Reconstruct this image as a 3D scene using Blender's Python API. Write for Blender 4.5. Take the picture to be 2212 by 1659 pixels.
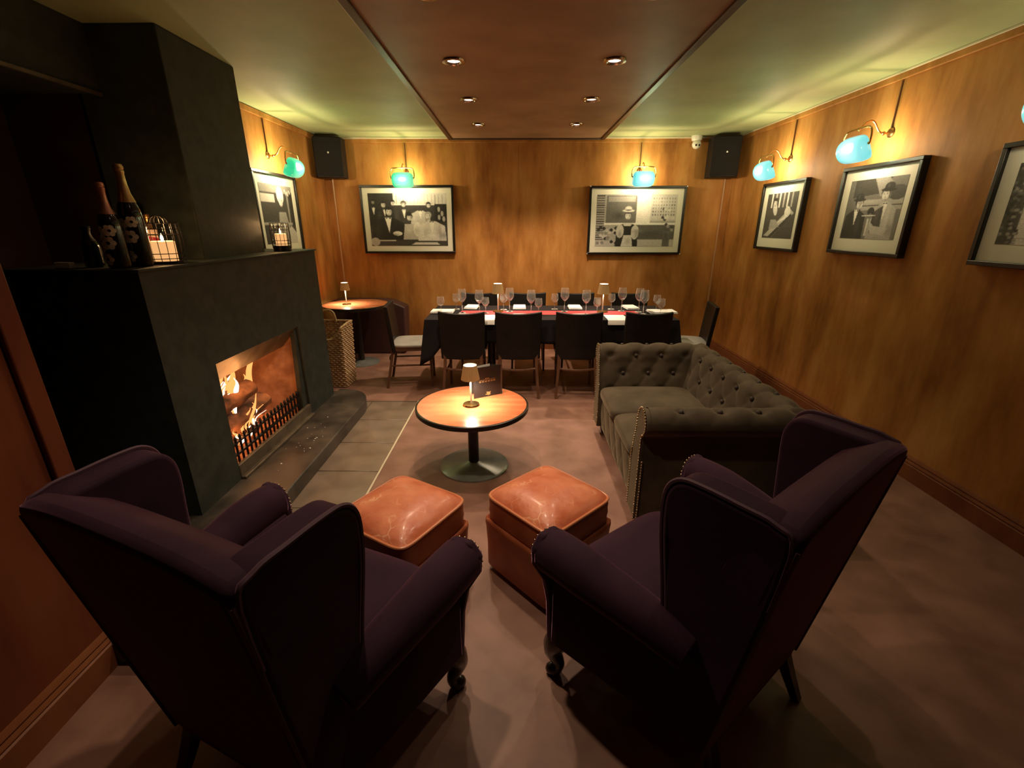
import bpy, bmesh, math, random
import numpy as np
from mathutils import Vector, Matrix, Euler
PI = math.pi
R = math.radians
random.seed(4)
for o in list(bpy.data.objects):
    bpy.data.objects.remove(o)
SC = bpy.context.scene
COL = SC.collection

# ------------------------------------------------------------------ camera, world, light, exposure
F_PX, CX, CY, VPX, VPY, CAM_H = 980.0, 1106.0, 829.5, 1116.0, 486.0, 1.5
PITCH = math.atan2(CY - VPY, F_PX)
YAW = math.atan2((VPX - CX) * math.cos(PITCH), F_PX)
cd = bpy.data.cameras.new('camera')
cam = bpy.data.objects.new('camera', cd)
COL.objects.link(cam)
cam.location = (0, 0, CAM_H)
cam.rotation_euler = (PI / 2 - PITCH, 0, YAW)
cd.sensor_width = 36.0
cd.lens = F_PX / 2212 * 36
cd.clip_start = 0.02
SC.camera = cam

W = bpy.data.worlds.new('world')
SC.world = W
W.use_nodes = True
W.node_tree.nodes['Background'].inputs[0].default_value = (1.0, 0.75, 0.55, 1)
W.node_tree.nodes['Background'].inputs[1].default_value = 0.006
SC.view_settings.view_transform = 'Standard'
SC.view_settings.look = 'None'
SC.view_settings.gamma = 1
SC.view_settings.use_curve_mapping = False
SC.view_settings.exposure = 0.0
SC.cycles.max_bounces = 8
SC.cycles.diffuse_bounces = 4
SC.cycles.glossy_bounces = 4
SC.cycles.transmission_bounces = 8
SC.cycles.transparent_max_bounces = 12
SC.cycles.sample_clamp_indirect = 4.0
SC.cycles.caustics_reflective = False
SC.cycles.caustics_refractive = False
SC.cycles.use_denoising = True

P_DOWN = 56.0       # each recessed downlight
P_WALL = 13.0
P_GLASS = 4.0       # added point outside each shade, stands in for light through its coloured glass        # each green wall lamp
P_TABLE = 4.0       # little table lamps
P_FIRE = 2.2
WARM = (1.0, 0.70, 0.40)
DOWN = (1.0, 0.74, 0.50)

# pixel helpers (photo frame 2212x1659) used to lay the plan out in metres
_Fw = Vector((-math.sin(YAW) * math.cos(PITCH), math.cos(YAW) * math.cos(PITCH), -math.sin(PITCH)))
_Rt = Vector((math.cos(YAW), math.sin(YAW), 0))
_Up = _Rt.cross(_Fw)
_C = Vector((0, 0, CAM_H))
def ray(x, y): return _Fw + _Rt * ((x - CX) / F_PX) - _Up * ((y - CY) / F_PX)
def atz(x, y, z):
    d = ray(x, y); return _C + d * ((z - CAM_H) / d.z)
def aty(x, y, Y):
    d = ray(x, y); return _C + d * (Y / d.y)
def atx(x, y, X):
    d = ray(x, y); return _C + d * (X / d.x)

# ------------------------------------------------------------------ helpers
def finish(me, ang=40):
    me.shade_smooth()
    me.set_sharp_from_angle(angle=R(ang))

def obj(name, bm, mat, parent=None, bevel=0, seg=2, sub=0, loc=None, rot=None, label=None, ang=40, solid=0):
    me = bpy.data.meshes.new(name)
    bmesh.ops.recalc_face_normals(bm, faces=bm.faces)
    bm.to_mesh(me); bm.free()
    for m in (mat if isinstance(mat, (list, tuple)) else [mat]):
        me.materials.append(m)
    finish(me, ang)
    o = bpy.data.objects.new(name, me)
    COL.objects.link(o)
    if parent: o.parent = parent
    if loc is not None: o.location = loc
    if rot is not None: o.rotation_euler = rot
    if bevel:
        b = o.modifiers.new('bevel', 'BEVEL'); b.width = bevel; b.segments = seg; b.limit_method = 'ANGLE'; b.angle_limit = R(35)
    if solid:
        s = o.modifiers.new('solid', 'SOLIDIFY'); s.thickness = solid; s.offset = 0
    if sub:
        s = o.modifiers.new('sub', 'SUBSURF'); s.levels = sub; s.render_levels = sub
    if label: o['label'] = label
    return o

def thing(name, label, cat, loc=(0, 0, 0), rz=0, group=None):
    o = bpy.data.objects.new(name, None)
    o.empty_display_size = .05
    COL.objects.link(o)
    o.location = loc; o.rotation_euler = (0, 0, rz)
    tag(o, label, cat, group)
    return o
def tag(o, label=None, cat=None, group=None, kind=None):
    if label: o['label'] = label
    if cat: o['category'] = cat
    if group: o['group'] = group
    if kind: o['kind'] = kind
    return o
def struct(name, bm, mat, **k):
    o = obj(name, bm, mat, **k); o['kind'] = 'structure'; return o
def kids(o): return [c for c in bpy.data.objects if c.parent == o]
def dup(root, loc, rz, label=None, group=None):
    r = root.copy(); COL.objects.link(r)
    r.location = loc; r.rotation_euler = (0, 0, rz)
    if label: r['label'] = label
    if group: r['group'] = group
    for ch in kids(root):
        c = ch.copy(); COL.objects.link(c); c.parent = r
        for g in kids(ch):
            d = g.copy(); COL.objects.link(d); d.parent = c
    return r

def BM(): return bmesh.new()
def box(bm, x0, x1, y0, y1, z0, z1, M=None):
    vs = [Vector(p) for p in ((x0,y0,z0),(x1,y0,z0),(x1,y1,z0),(x0,y1,z0),(x0,y0,z1),(x1,y0,z1),(x1,y1,z1),(x0,y1,z1))]
    if M: vs = [M @ v for v in vs]
    v = [bm.verts.new(p) for p in vs]
    for f in ((3,2,1,0),(4,5,6,7),(0,1,5,4),(1,2,6,5),(2,3,7,6),(3,0,4,7)):
        bm.faces.new([v[i] for i in f])
    return v
def lathe(bm, prof, seg=32, c=(0,0,0), M=None, close=True, mi=0):
    rings = []
    for r, z in prof:
        ring = []
        if r < 1e-6:
            p = Vector((c[0], c[1], c[2] + z)); ring = [bm.verts.new(M @ p if M else p)]
        else:
            for i in range(seg):
                a = 2 * PI * i / seg
                p = Vector((c[0] + r * math.cos(a), c[1] + r * math.sin(a), c[2] + z))
                ring.append(bm.verts.new(M @ p if M else p))
        rings.append(ring)
    for a, b in zip(rings, rings[1:]):
        for i in range(seg):
            j = (i + 1) % seg
            if len(a) == 1 and len(b) == 1: continue
            if len(a) == 1: f = bm.faces.new((a[0], b[i], b[j]))
            elif len(b) == 1: f = bm.faces.new((a[i], a[j], b[0]))
            else: f = bm.faces.new((a[i], a[j], b[j], b[i]))
            f.material_index = mi
    if close:
        for ring in (rings[0], rings[-1]):
            if len(ring) > 2:
                f = bm.faces.new(ring); f.material_index = mi
def tube(bm, pts, r, seg=8, closed=False, flat=1.0, mi=0):
    pts = [Vector(p) for p in pts]; n = len(pts)
    rr = r if isinstance(r, (list, tuple)) else [r] * n
    rings = []; prev = None
    for i, p in enumerate(pts):
        if closed: t = pts[(i + 1) % n] - pts[i - 1]
        else: t = pts[min(i + 1, n - 1)] - pts[max(i - 1, 0)]
        t.normalize()
        if prev is None:
            u = t.orthogonal().normalized()
            if abs(t.z) < .9: u = (Vector((0,0,1)) - t * t.z).normalized()
        else:
            u = (prev - t * prev.dot(t)).normalized()
        prev = u; w = t.cross(u)
        rings.append([bm.verts.new(p + (u * math.cos(2*PI*k/seg) + w * math.sin(2*PI*k/seg) * flat) * rr[i]) for k in range(seg)])
    m = n if closed else n - 1
    for i in range(m):
        a, b = rings[i], rings[(i + 1) % n]
        for k in range(seg):
            f = bm.faces.new((a[k], a[(k+1) % seg], b[(k+1) % seg], b[k])); f.material_index = mi
    if not closed:
        bm.faces.new(rings[0][::-1]).material_index = mi; bm.faces.new(rings[-1]).material_index = mi
def smooth(pts, n=6, closed=False):
    """Catmull-Rom through the points"""
    pts = [Vector(p) for p in pts]; out = []; N = len(pts)
    for i in range(N if closed else N - 1):
        if closed: p0, p1, p2, p3 = pts[i-1], pts[i], pts[(i+1) % N], pts[(i+2) % N]
        else: p0, p1, p2, p3 = pts[max(i-1,0)], pts[i], pts[i+1], pts[min(i+2,N-1)]
        for k in range(n):
            t = k / n
            out.append(.5*((2*p1)+(p2-p0)*t+(2*p0-5*p1+4*p2-p3)*t*t+(3*p1-p0-3*p2+p3)*t**3))
    if not closed: out.append(pts[-1])
    return out
def prism(bm, poly, fn, t0, t1):
    a = [bm.verts.new(fn(p[0], p[1], t0)) for p in poly]
    b = [bm.verts.new(fn(p[0], p[1], t1)) for p in poly]
    n = len(poly)
    bm.faces.new(a[::-1]); bm.faces.new(b)
    for i in range(n):
        bm.faces.new((a[i], a[(i+1) % n], b[(i+1) % n], b[i]))
def grid(bm, nu, nv, fn, closeu=False):
    V = [[bm.verts.new(fn(i / nu, j / nv)) for j in range(nv + 1)] for i in range(nu if closeu else nu + 1)]
    for i in range(nu):
        for j in range(nv):
            bm.faces.new((V[i][j], V[(i+1) % len(V)][j], V[(i+1) % len(V)][j+1], V[i][j+1]))
    return V
def cushion(bm, sx, sy, sz, n=14, m=6, exp=5.0, puff=.25, fn=None):
    """soft rounded block centred on the origin (superellipsoid with puffed faces)"""
    def sg(v, e): return math.copysign(abs(v) ** e, v)
    N = n * 4; Mv = m * 4
    rings = []
    e1 = 2 / exp
    for j in range(Mv + 1):
        ph = -PI/2 + PI * j / Mv
        row = []
        for i in range(N):
            th = 2 * PI * i / N
            c = sg(math.cos(ph), .42)
            x = c * sg(math.cos(th), e1); y = c * sg(math.sin(th), e1); z = sg(math.sin(ph), .62)
            rr = max(0, 1 - (abs(x) ** 3)) * max(0, 1 - abs(y) ** 3)
            p = Vector((x * sx, y * sy, z * sz * (1 - puff + puff * rr)))
            row.append(fn(p) if fn else p)
        rings.append(row)
    b0 = bm.verts.new(sum(rings[0], Vector()) / N); b1 = bm.verts.new(sum(rings[-1], Vector()) / N)
    V = [[bm.verts.new(p) for p in row] for row in rings[1:-1]]
    for a, b in zip(V, V[1:]):
        for i in range(N): bm.faces.new((a[i], a[(i+1) % N], b[(i+1) % N], b[i]))
    for i in range(N):
        bm.faces.new((b0, V[0][(i+1) % N], V[0][i])); bm.faces.new((b1, V[-1][i], V[-1][(i+1) % N]))
def ball(bm, c, r, seg=10, sz=1.0):
    lathe(bm, [(r * math.sin(PI*k/6), -r * sz * math.cos(PI*k/6)) for k in range(7)], seg, c)

# ------------------------------------------------------------------ materials
def lin(c): return tuple((v/255/12.92 if v/255 <= .04045 else ((v/255+.055)/1.055)**2.4) for v in c)
def mat(name, col, rough=.5, metal=0, col2=None, scale=8, stretch=(1,1,1), detail=4, lo=.35, hi=.65, bump=0, bscale=None,
        sheen=0, sheentint=None, coat=0, spec=.5, emit=None, estr=0, coords='Object', rough2=None, sub=0):
    m = bpy.data.materials.new(name); m.use_nodes = True
    nt = m.node_tree; N = nt.nodes; L = nt.links; b = N['Principled BSDF']
    b.inputs['Base Color'].default_value = (*col, 1); b.inputs['Roughness'].default_value = rough
    b.inputs['Metallic'].default_value = metal; b.inputs['Specular IOR Level'].default_value = spec
    b.inputs['Coat Weight'].default_value = coat
    if coat: b.inputs['Coat Roughness'].default_value = .15
    if sheen:
        b.inputs['Sheen Weight'].default_value = sheen; b.inputs['Sheen Roughness'].default_value = .35
        b.inputs['Sheen Tint'].default_value = (*(sheentint or col), 1)
    if emit:
        b.inputs['Emission Color'].default_value = (*emit, 1); b.inputs['Emission Strength'].default_value = estr
    if col2 or bump:
        tc = N.new('ShaderNodeTexCoord'); mp = N.new('ShaderNodeMapping'); mp.inputs['Scale'].default_value = stretch
        L.new(tc.outputs[coords], mp.inputs['Vector'])
    if col2:
        nz = N.new('ShaderNodeTexNoise'); nz.inputs['Scale'].default_value = scale; nz.inputs['Detail'].default_value = detail
        L.new(mp.outputs[0], nz.inputs['Vector'])
        cr = N.new('ShaderNodeValToRGB')
        cr.color_ramp.elements[0].position = lo; cr.color_ramp.elements[0].color = (*col, 1)
        cr.color_ramp.elements[1].position = hi; cr.color_ramp.elements[1].color = (*col2, 1)
        L.new(nz.outputs['Fac'], cr.inputs['Fac']); L.new(cr.outputs[0], b.inputs['Base Color'])
        if rough2 is not None:
            mr = N.new('ShaderNodeMapRange'); mr.inputs['To Min'].default_value = rough; mr.inputs['To Max'].default_value = rough2
            mr.inputs['From Min'].default_value = .3; mr.inputs['From Max'].default_value = .7
            L.new(nz.outputs['Fac'], mr.inputs['Value']); L.new(mr.outputs[0], b.inputs['Roughness'])
    if bump:
        nb = N.new('ShaderNodeTexNoise'); nb.inputs['Scale'].default_value = bscale or scale * 4; nb.inputs['Detail'].default_value = 3
        L.new(mp.outputs[0], nb.inputs['Vector'])
        bp = N.new('ShaderNodeBump'); bp.inputs['Strength'].default_value = bump; bp.inputs['Distance'].default_value = .004
        L.new(nb.outputs['Fac'], bp.inputs['Height']); L.new(bp.outputs[0], b.inputs['Normal'])
    return m
def wood_panel(name, c1, c2, c3, rough=.42):
    m = bpy.data.materials.new(name); m.use_nodes = True
    nt = m.node_tree; N = nt.nodes; L = nt.links; b = N['Principled BSDF']; b.inputs['Roughness'].default_value = rough
    b.inputs['Specular IOR Level'].default_value = .16
    tc = N.new('ShaderNodeTexCoord')
    def noise(sc, st, det):
        mp = N.new('ShaderNodeMapping'); mp.inputs['Scale'].default_value = st; L.new(tc.outputs['Object'], mp.inputs['Vector'])
        n = N.new('ShaderNodeTexNoise'); n.inputs['Scale'].default_value = sc; n.inputs['Detail'].default_value = det
        n.inputs['Roughness'].default_value = .6
        L.new(mp.outputs[0], n.inputs['Vector']); return n
    n1 = noise(4.5, (1, 1, .30), 7); n2 = noise(26, (1, 1, .07), 4); n3 = noise(2.2, (1, 1, .55), 5)
    a = N.new('ShaderNodeMix'); a.data_type = 'FLOAT'; a.inputs[0].default_value = .14
    L.new(n1.outputs['Fac'], a.inputs[2]); L.new(n2.outputs['Fac'], a.inputs[3])
    a2 = N.new('ShaderNodeMix'); a2.data_type = 'FLOAT'; a2.inputs[0].default_value = .35
    L.new(a.outputs[0], a2.inputs[2]); L.new(n3.outputs['Fac'], a2.inputs[3])
    cr = N.new('ShaderNodeValToRGB'); e = cr.color_ramp.elements
    e[0].position = .38; e[0].color = (*c1, 1); e[1].position = .63; e[1].color = (*c3, 1)
    k = e.new(.5); k.color = (*c2, 1)
    L.new(a2.outputs[0], cr.inputs['Fac']); L.new(cr.outputs[0], b.inputs['Base Color'])
    bp = N.new('ShaderNodeBump'); bp.inputs['Strength'].default_value = .12; bp.inputs['Distance'].default_value = .003
    L.new(n2.outputs['Fac'], bp.inputs['Height']); L.new(bp.outputs[0], b.inputs['Normal'])
    return m
def emission(name, col, s):
    m = bpy.data.materials.new(name); m.use_nodes = True
    nt = m.node_tree; nt.nodes.clear()
    e = nt.nodes.new('ShaderNodeEmission'); e.inputs[0].default_value = (*col, 1); e.inputs[1].default_value = s
    o = nt.nodes.new('ShaderNodeOutputMaterial'); nt.links.new(e.outputs[0], o.inputs[0])
    return m
def glass(name, col=(1,1,1), rough=0, ior=1.45):
    m = bpy.data.materials.new(name); m.use_nodes = True
    b = m.node_tree.nodes['Principled BSDF']
    b.inputs['Base Color'].default_value = (*col, 1); b.inputs['Roughness'].default_value = rough
    b.inputs['Transmission Weight'].default_value = 1; b.inputs['IOR'].default_value = ior
    return m

M_WALL = wood_panel('stained_wood_panel', (.27,.105,.026), (.45,.195,.050), (.60,.30,.095), .6)
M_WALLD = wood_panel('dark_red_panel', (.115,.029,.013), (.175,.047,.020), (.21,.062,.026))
M_CEIL = mat('cream_ceiling', (.38,.455,.235), .6, col2=(.45,.525,.29), scale=3, bump=.05, bscale=40)
M_SOFFIT = mat('brown_ceiling_panel', (.27,.165,.090), .5, col2=(.39,.25,.145), scale=2.2, detail=6, bump=.04, bscale=30, spec=.3)
M_ALCOVE = mat('dark_alcove_paint', (.035,.011,.009), .6, col2=(.05,.016,.012), scale=4)
M_TRIMD = mat('dark_trim', (.05,.025,.014), .4)
M_TRIMW = mat('cream_trim', (.66,.58,.42), .45)
M_SKIRT = wood_panel('skirting_wood', (.15,.05,.022), (.22,.075,.03), (.27,.10,.04), .35)
M_FLOOR = mat('brown_floor', (.20,.098,.068), .5, col2=(.31,.165,.12), scale=5, detail=8, bump=.08, bscale=60, rough2=.55)
M_TILE = mat('floor_tile', (.17,.125,.09), .27, col2=(.25,.185,.135), scale=6, detail=6, bump=.02, bscale=30, rough2=.36, spec=1.0)
M_GROUT = mat('tile_grout', (.05,.035,.025), .8)
M_BLACKP = mat('black_plaster', (.028,.033,.027), .62, spec=.3, col2=(.043,.050,.041), scale=14, bump=.18, bscale=60)
M_SLATE = mat('hearth_slate', (.035,.03,.026), .28, col2=(.11,.085,.065), scale=5, detail=7, lo=.4, hi=.75, bump=.12, bscale=25, rough2=.5)
M_FIREB = mat('fire_brick', (.34,.15,.075), .85, col2=(.55,.28,.15), scale=14, detail=6, bump=.35, bscale=50)
M_HOOD = mat('sooty_steel', (.20,.16,.11), .45, metal=.4, col2=(.11,.085,.06), scale=9)
M_IRON = mat('cast_iron', (.02,.018,.016), .5, metal=.5)
M_LOG = mat('charred_log', (.03,.016,.011), .9, col2=(.26,.115,.055), scale=9, bump=.6, bscale=40)
M_EMBER = mat('embers', (.3,.1,.05), .9, col2=(.05,.03,.03), scale=26, bump=.6, bscale=60, emit=(1,.2,.04), estr=.5)
M_FLAME = emission('flame_outer', (1.0,.34,.09), 1.7)
M_FLAMEC = emission('flame_core', (1.0,.72,.50), 3.0)
M_VELVET = mat('aubergine_velvet', (.023,.008,.019), .8, col2=(.036,.013,.028), scale=5, bump=.08, bscale=180, sheen=.5, sheentint=(.62,.30,.46), spec=.15)
M_PIPING = mat('velvet_piping', (.07,.028,.05), .7, sheen=.5, sheentint=(.6,.3,.45))
M_DARKWOOD = mat('ebonised_wood', (.012,.008,.007), .28, col2=(.022,.013,.01), scale=10, coat=.3)
M_SOFA = mat('olive_brown_velvet', (.060,.045,.029), .75, col2=(.100,.077,.051), scale=6, bump=.1, bscale=160, sheen=.6, sheentint=(.62,.52,.36), spec=.2)
M_SOFAD = mat('sofa_button', (.05,.035,.027), .7, sheen=.4, sheentint=(.5,.4,.3))
M_NAIL = mat('antique_nail', (.50,.40,.27), .3, metal=1)
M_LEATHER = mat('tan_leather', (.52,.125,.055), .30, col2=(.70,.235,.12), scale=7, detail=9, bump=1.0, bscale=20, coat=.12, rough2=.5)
def creases(m, tint=(.86,.46,.28)):
    """fine pale crease lines rubbed into old leather"""
    nt = m.node_tree; N = nt.nodes; L = nt.links; b = N['Principled BSDF']
    src = b.inputs['Base Color'].links[0].from_socket
    tc = N.new('ShaderNodeTexCoord'); nz = N.new('ShaderNodeTexNoise'); nz.inputs['Scale'].default_value = 6; nz.inputs['Detail'].default_value = 4
    L.new(tc.outputs['Object'], nz.inputs['Vector'])
    ad = N.new('ShaderNodeVectorMath'); ad.operation = 'MULTIPLY_ADD'; ad.inputs[1].default_value = (.22, .22, .22)
    L.new(nz.outputs['Color'], ad.inputs[0]); L.new(tc.outputs['Object'], ad.inputs[2])
    vo = N.new('ShaderNodeTexVoronoi'); vo.feature = 'DISTANCE_TO_EDGE'; vo.inputs['Scale'].default_value = 11
    L.new(ad.outputs[0], vo.inputs['Vector'])
    r1 = N.new('ShaderNodeMapRange'); r1.inputs['From Min'].default_value = .0; r1.inputs['From Max'].default_value = .045; r1.inputs['To Min'].default_value = 1; r1.inputs['To Max'].default_value = 0
    L.new(vo.outputs['Distance'], r1.inputs['Value'])
    n2 = N.new('ShaderNodeTexNoise'); n2.inputs['Scale'].default_value = 9; L.new(tc.outputs['Object'], n2.inputs['Vector'])
    r2 = N.new('ShaderNodeMapRange'); r2.inputs['From Min'].default_value = .5; r2.inputs['From Max'].default_value = .68
    L.new(n2.outputs['Fac'], r2.inputs['Value'])
    mu = N.new('ShaderNodeMath'); mu.operation = 'MULTIPLY'; L.new(r1.outputs[0], mu.inputs[0]); L.new(r2.outputs[0], mu.inputs[1])
    mx = N.new('ShaderNodeMix'); mx.data_type = 'RGBA'; mx.inputs['B'].default_value = (*tint, 1)
    L.new(mu.outputs[0], mx.inputs['Factor']); L.new(src, mx.inputs['A']); L.new(mx.outputs['Result'], b.inputs['Base Color'])
creases(M_LEATHER)
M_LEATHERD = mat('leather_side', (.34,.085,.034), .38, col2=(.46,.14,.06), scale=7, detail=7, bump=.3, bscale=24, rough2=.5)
M_LPIPE = mat('leather_piping', (.60,.22,.10), .3)
M_TABTOP = mat('lacquered_wood_top', (.60,.155,.060), .22, col2=(.66,.25,.11), scale=3, stretch=(1,5,1), detail=7, coat=.5, rough2=.32)
M_TABEDGE = mat('black_edge', (.012,.010,.009), .3)
M_STEELB = mat('black_steel', (.02,.02,.02), .35, metal=.3)
M_STEELG = mat('grey_brushed_base', (.20,.215,.20), .28, metal=.35, col2=(.28,.30,.28), scale=12)
M_BLKLEATHER = mat('black_leatherette', (.009,.0075,.007), .42, spec=.3, col2=(.014,.012,.011), scale=10, bump=.1, bscale=90)
M_CHWOOD = mat('brown_chair_wood', (.10,.045,.026), .4, col2=(.16,.075,.04), scale=8, stretch=(4,4,.5))
M_SEATG = mat('grey_seat_pad', (.30,.285,.26), .45, col2=(.38,.36,.33), scale=10, bump=.08)
M_CLOTH = mat('black_tablecloth', (.009,.007,.009), .8, spec=.2, col2=(.014,.011,.013), scale=8, bump=.08, bscale=120, sheen=.08, sheentint=(.4,.35,.4))
M_RUNNER = mat('red_runner', (.50,.035,.045), .7, col2=(.6,.06,.07), scale=20, bump=.1, bscale=150)
M_WHITE = mat('white_linen', (.93,.93,.92), .7, bump=.1, bscale=60)
M_PAPER = mat('white_paper', (.88,.87,.83), .6)
M_INK = mat('grey_ink', (.12,.13,.12), .7)
def clear_glass_lit_rim():  # white diffuse towards the edges paints bright rim highlights into the glass
    m = glass('clear_glass_lit_rim'); nt = m.node_tree; N = nt.nodes; L = nt.links
    b = N['Principled BSDF']; out = N['Material Output']
    lw = N.new('ShaderNodeLayerWeight'); lw.inputs['Blend'].default_value = .35
    mr = N.new('ShaderNodeMapRange'); mr.inputs['From Min'].default_value = .42; mr.inputs['From Max'].default_value = .95; mr.inputs['To Min'].default_value = .06; mr.inputs['To Max'].default_value = .85
    L.new(lw.outputs['Facing'], mr.inputs['Value'])
    d = N.new('ShaderNodeBsdfTranslucent'); d.inputs[0].default_value = (.95,.95,.93,1)
    d2 = N.new('ShaderNodeBsdfDiffuse'); d2.inputs[0].default_value = (.95,.95,.93,1)
    a = N.new('ShaderNodeAddShader'); L.new(d.outputs[0], a.inputs[0]); L.new(d2.outputs[0], a.inputs[1])
    mx = N.new('ShaderNodeMixShader'); L.new(mr.outputs[0], mx.inputs[0]); L.new(b.outputs[0], mx.inputs[1]); L.new(a.outputs[0], mx.inputs[2])
    L.new(mx.outputs[0], out.inputs[0]); return m
M_GLASS = clear_glass_lit_rim()
M_BRASS = mat('brass', (.72,.46,.17), .22, metal=1)
M_BRASSD = mat('copper_brass', (.62,.33,.14), .28, metal=1)
M_SHADEP = mat('pleated_shade', (.40,.26,.11), .55, emit=(1.0,.55,.17), estr=.03)
M_STEM = mat('cream_stem', (.82,.74,.58), .3, metal=.2)
M_GLOW = emission('lamp_glow', (1.0,.86,.62), 14)
M_LENS = emission('downlight_lens', (1.0,.86,.66), 16)
M_CHROME = mat('satin_ring', (.50,.40,.32), .22, metal=1)
M_BULB = emission('wall_lamp_bulb', (1.0,.85,.62), 30)
M_SPK = mat('speaker_cloth', (.010,.008,.008), .7, spec=.2, bump=.2, bscale=300)
M_SPKB = mat('speaker_case', (.007,.006,.006), .5, spec=.3)
M_LOGO = mat('silver_badge', (.8,.8,.8), .3, metal=.7)
M_CAM = mat('white_plastic', (.78,.76,.66), .35)
M_BLK = mat('black_gloss', (.006,.006,.006), .15)
M_FRAME = mat('black_frame', (.007,.006,.005), .35)
M_MOUNT = mat('cream_mount', (.80,.78,.66), .75)
M_BOTTLE = mat('dark_bottle_glass', (.006,.010,.006), .07, coat=.4)
M_GOLDF = mat('gold_foil', (.62,.42,.16), .3, metal=.8, bump=.3, bscale=60)
M_PINKF = mat('pink_foil', (.62,.30,.21), .32, metal=.75, bump=.4, bscale=70)
M_PETAL = mat('white_enamel', (.90,.85,.70), .5)
M_LABELP = mat('bottle_label', (.85,.62,.48), .6)
M_SASH = mat('red_sash', (.50,.015,.03), .45)
M_WIRE = mat('black_wire', (.03,.025,.022), .35, metal=.7)
M_WAX = mat('candle_wax', (.90,.62,.36), .5, emit=(1.0,.50,.18), estr=.9)
M_CANDF = emission('candle_flame', (1.0,.72,.34), 30)
M_WICKER = mat('wicker', (.60,.42,.23), .5, col2=(.42,.27,.14), scale=18, bump=.2)
M_MENU = mat('black_menu_card', (.018,.016,.016), .42, bump=.08, bscale=120)
M_GOLD = mat('gold_print', (.75,.55,.25), .3, metal=.6)
M_CABLE = mat('brown_cable', (.14,.05,.02), .5)
M_CONDUIT = mat('tan_conduit', (.42,.22,.10), .45)
M_BENCH = mat('maroon_bench', (.045,.016,.014), .6, col2=(.06,.022,.02), scale=7, bump=.05, sheen=.2, sheentint=(.5,.25,.2))
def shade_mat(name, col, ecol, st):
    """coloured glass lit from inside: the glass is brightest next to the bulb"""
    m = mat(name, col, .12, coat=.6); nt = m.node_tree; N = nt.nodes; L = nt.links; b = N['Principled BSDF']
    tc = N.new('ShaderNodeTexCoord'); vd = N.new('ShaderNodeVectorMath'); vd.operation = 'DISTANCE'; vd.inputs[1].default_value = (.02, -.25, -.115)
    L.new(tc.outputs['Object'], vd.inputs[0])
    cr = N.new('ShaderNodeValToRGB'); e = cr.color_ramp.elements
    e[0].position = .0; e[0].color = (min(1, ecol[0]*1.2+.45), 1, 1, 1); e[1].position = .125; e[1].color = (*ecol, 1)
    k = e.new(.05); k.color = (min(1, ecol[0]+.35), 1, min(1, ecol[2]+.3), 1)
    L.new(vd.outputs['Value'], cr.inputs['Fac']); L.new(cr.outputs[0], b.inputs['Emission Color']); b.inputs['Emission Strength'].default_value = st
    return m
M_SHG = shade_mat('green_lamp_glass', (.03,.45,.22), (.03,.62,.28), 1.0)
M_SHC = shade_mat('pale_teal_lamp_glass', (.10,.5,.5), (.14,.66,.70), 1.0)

# ------------------------------------------------------------------ lights
def spot(name, loc, w, size=95, blend=.55, col=DOWN, rad=.03, rot=(0,0,0)):
    l = bpy.data.lights.new(name, 'SPOT'); l.energy = w; l.color = col; l.spot_size = R(size); l.spot_blend = blend; l.shadow_soft_size = rad
    o = bpy.data.objects.new(name, l); COL.objects.link(o); o.location = loc; o.rotation_euler = rot; return o
def point(name, loc, w, col=WARM, rad=.03):
    l = bpy.data.lights.new(name, 'POINT'); l.energy = w; l.color = col; l.shadow_soft_size = rad
    o = bpy.data.objects.new(name, l); COL.objects.link(o); o.location = loc; return o

# ------------------------------------------------------------------ room shell
XR, XL, YB, ZC, YN = 2.45, -2.2, 5.65, 2.42, -1.6
b = BM(); box(b, -3.2, XR + .1, YN - .1, YB + .1, -.1, 0); struct('floor', b, M_FLOOR)
FLOOR = bpy.data.objects['floor']
b = BM(); box(b, -3.2, XR + .1, YN - .1, YB + .1, ZC, ZC + .1); struct('ceiling', b, M_CEIL)
b = BM(); box(b, XL - .1, XR + .1, YB, YB + .1, 0, ZC); WB = struct('wall_back', b, M_WALL)
b = BM(); box(b, XR, XR + .1, YN, YB, 0, ZC); WR = struct('wall_right', b, M_WALL)
b = BM(); box(b, XL - .1, XL, 2.76, YB, 0, ZC); WL = struct('wall_left', b, M_WALL)
b = BM(); box(b, -3.2, XR + .1, YN - .1, YN, 0, ZC); struct('wall_rear', b, M_WALLD)
b = BM(); box(b, -1.55, -1.45, YN, 1.27, 0, ZC)
wn = struct('wall_left_near', b, M_WALLD)
b = BM(); box(b, -1.447, -1.43, 1.225, 1.285, 0, ZC); box(b, -1.56, -1.447, 1.27, 1.285, 0, ZC); obj('edge_trim', b, M_WALLD, wn, bevel=.004)
b = BM(); box(b, -2.75, -2.65, 1.0, 2.8, 0, ZC); struct('wall_alcove', b, M_ALCOVE)
b = BM(); box(b, -2.65, XL, 2.65, 2.75, 0, ZC); box(b, -2.65, -1.55, 1.0, 1.1, 0, ZC); struct('wall_alcove_end', b, M_ALCOVE)
# bulkhead over the alcove with its lit lower edge
b = BM(); box(b, -2.65, -2.10, 1.3, 2.62, 2.125, ZC); bh = struct('beam_alcove', b, M_BLACKP)
b = BM(); box(b, -2.104, -2.09, 1.3, 2.62, 2.112, 2.128); obj('edge_strip', b, M_HOOD, bh)
# panel joints in the veneer walls: thin proud cover strips
def strip(name, x0, x1, y0, y1, z0, z1, m, parent): 
    b = BM(); box(b, x0, x1, y0, y1, z0, z1); return obj(name, b, m, parent, bevel=.0015, seg=1)
for x in (.02,):
    strip('panel_joint', x - .002, x + .002, YB - .002, YB, .15, ZC - .06, M_WALL, WB)
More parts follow.
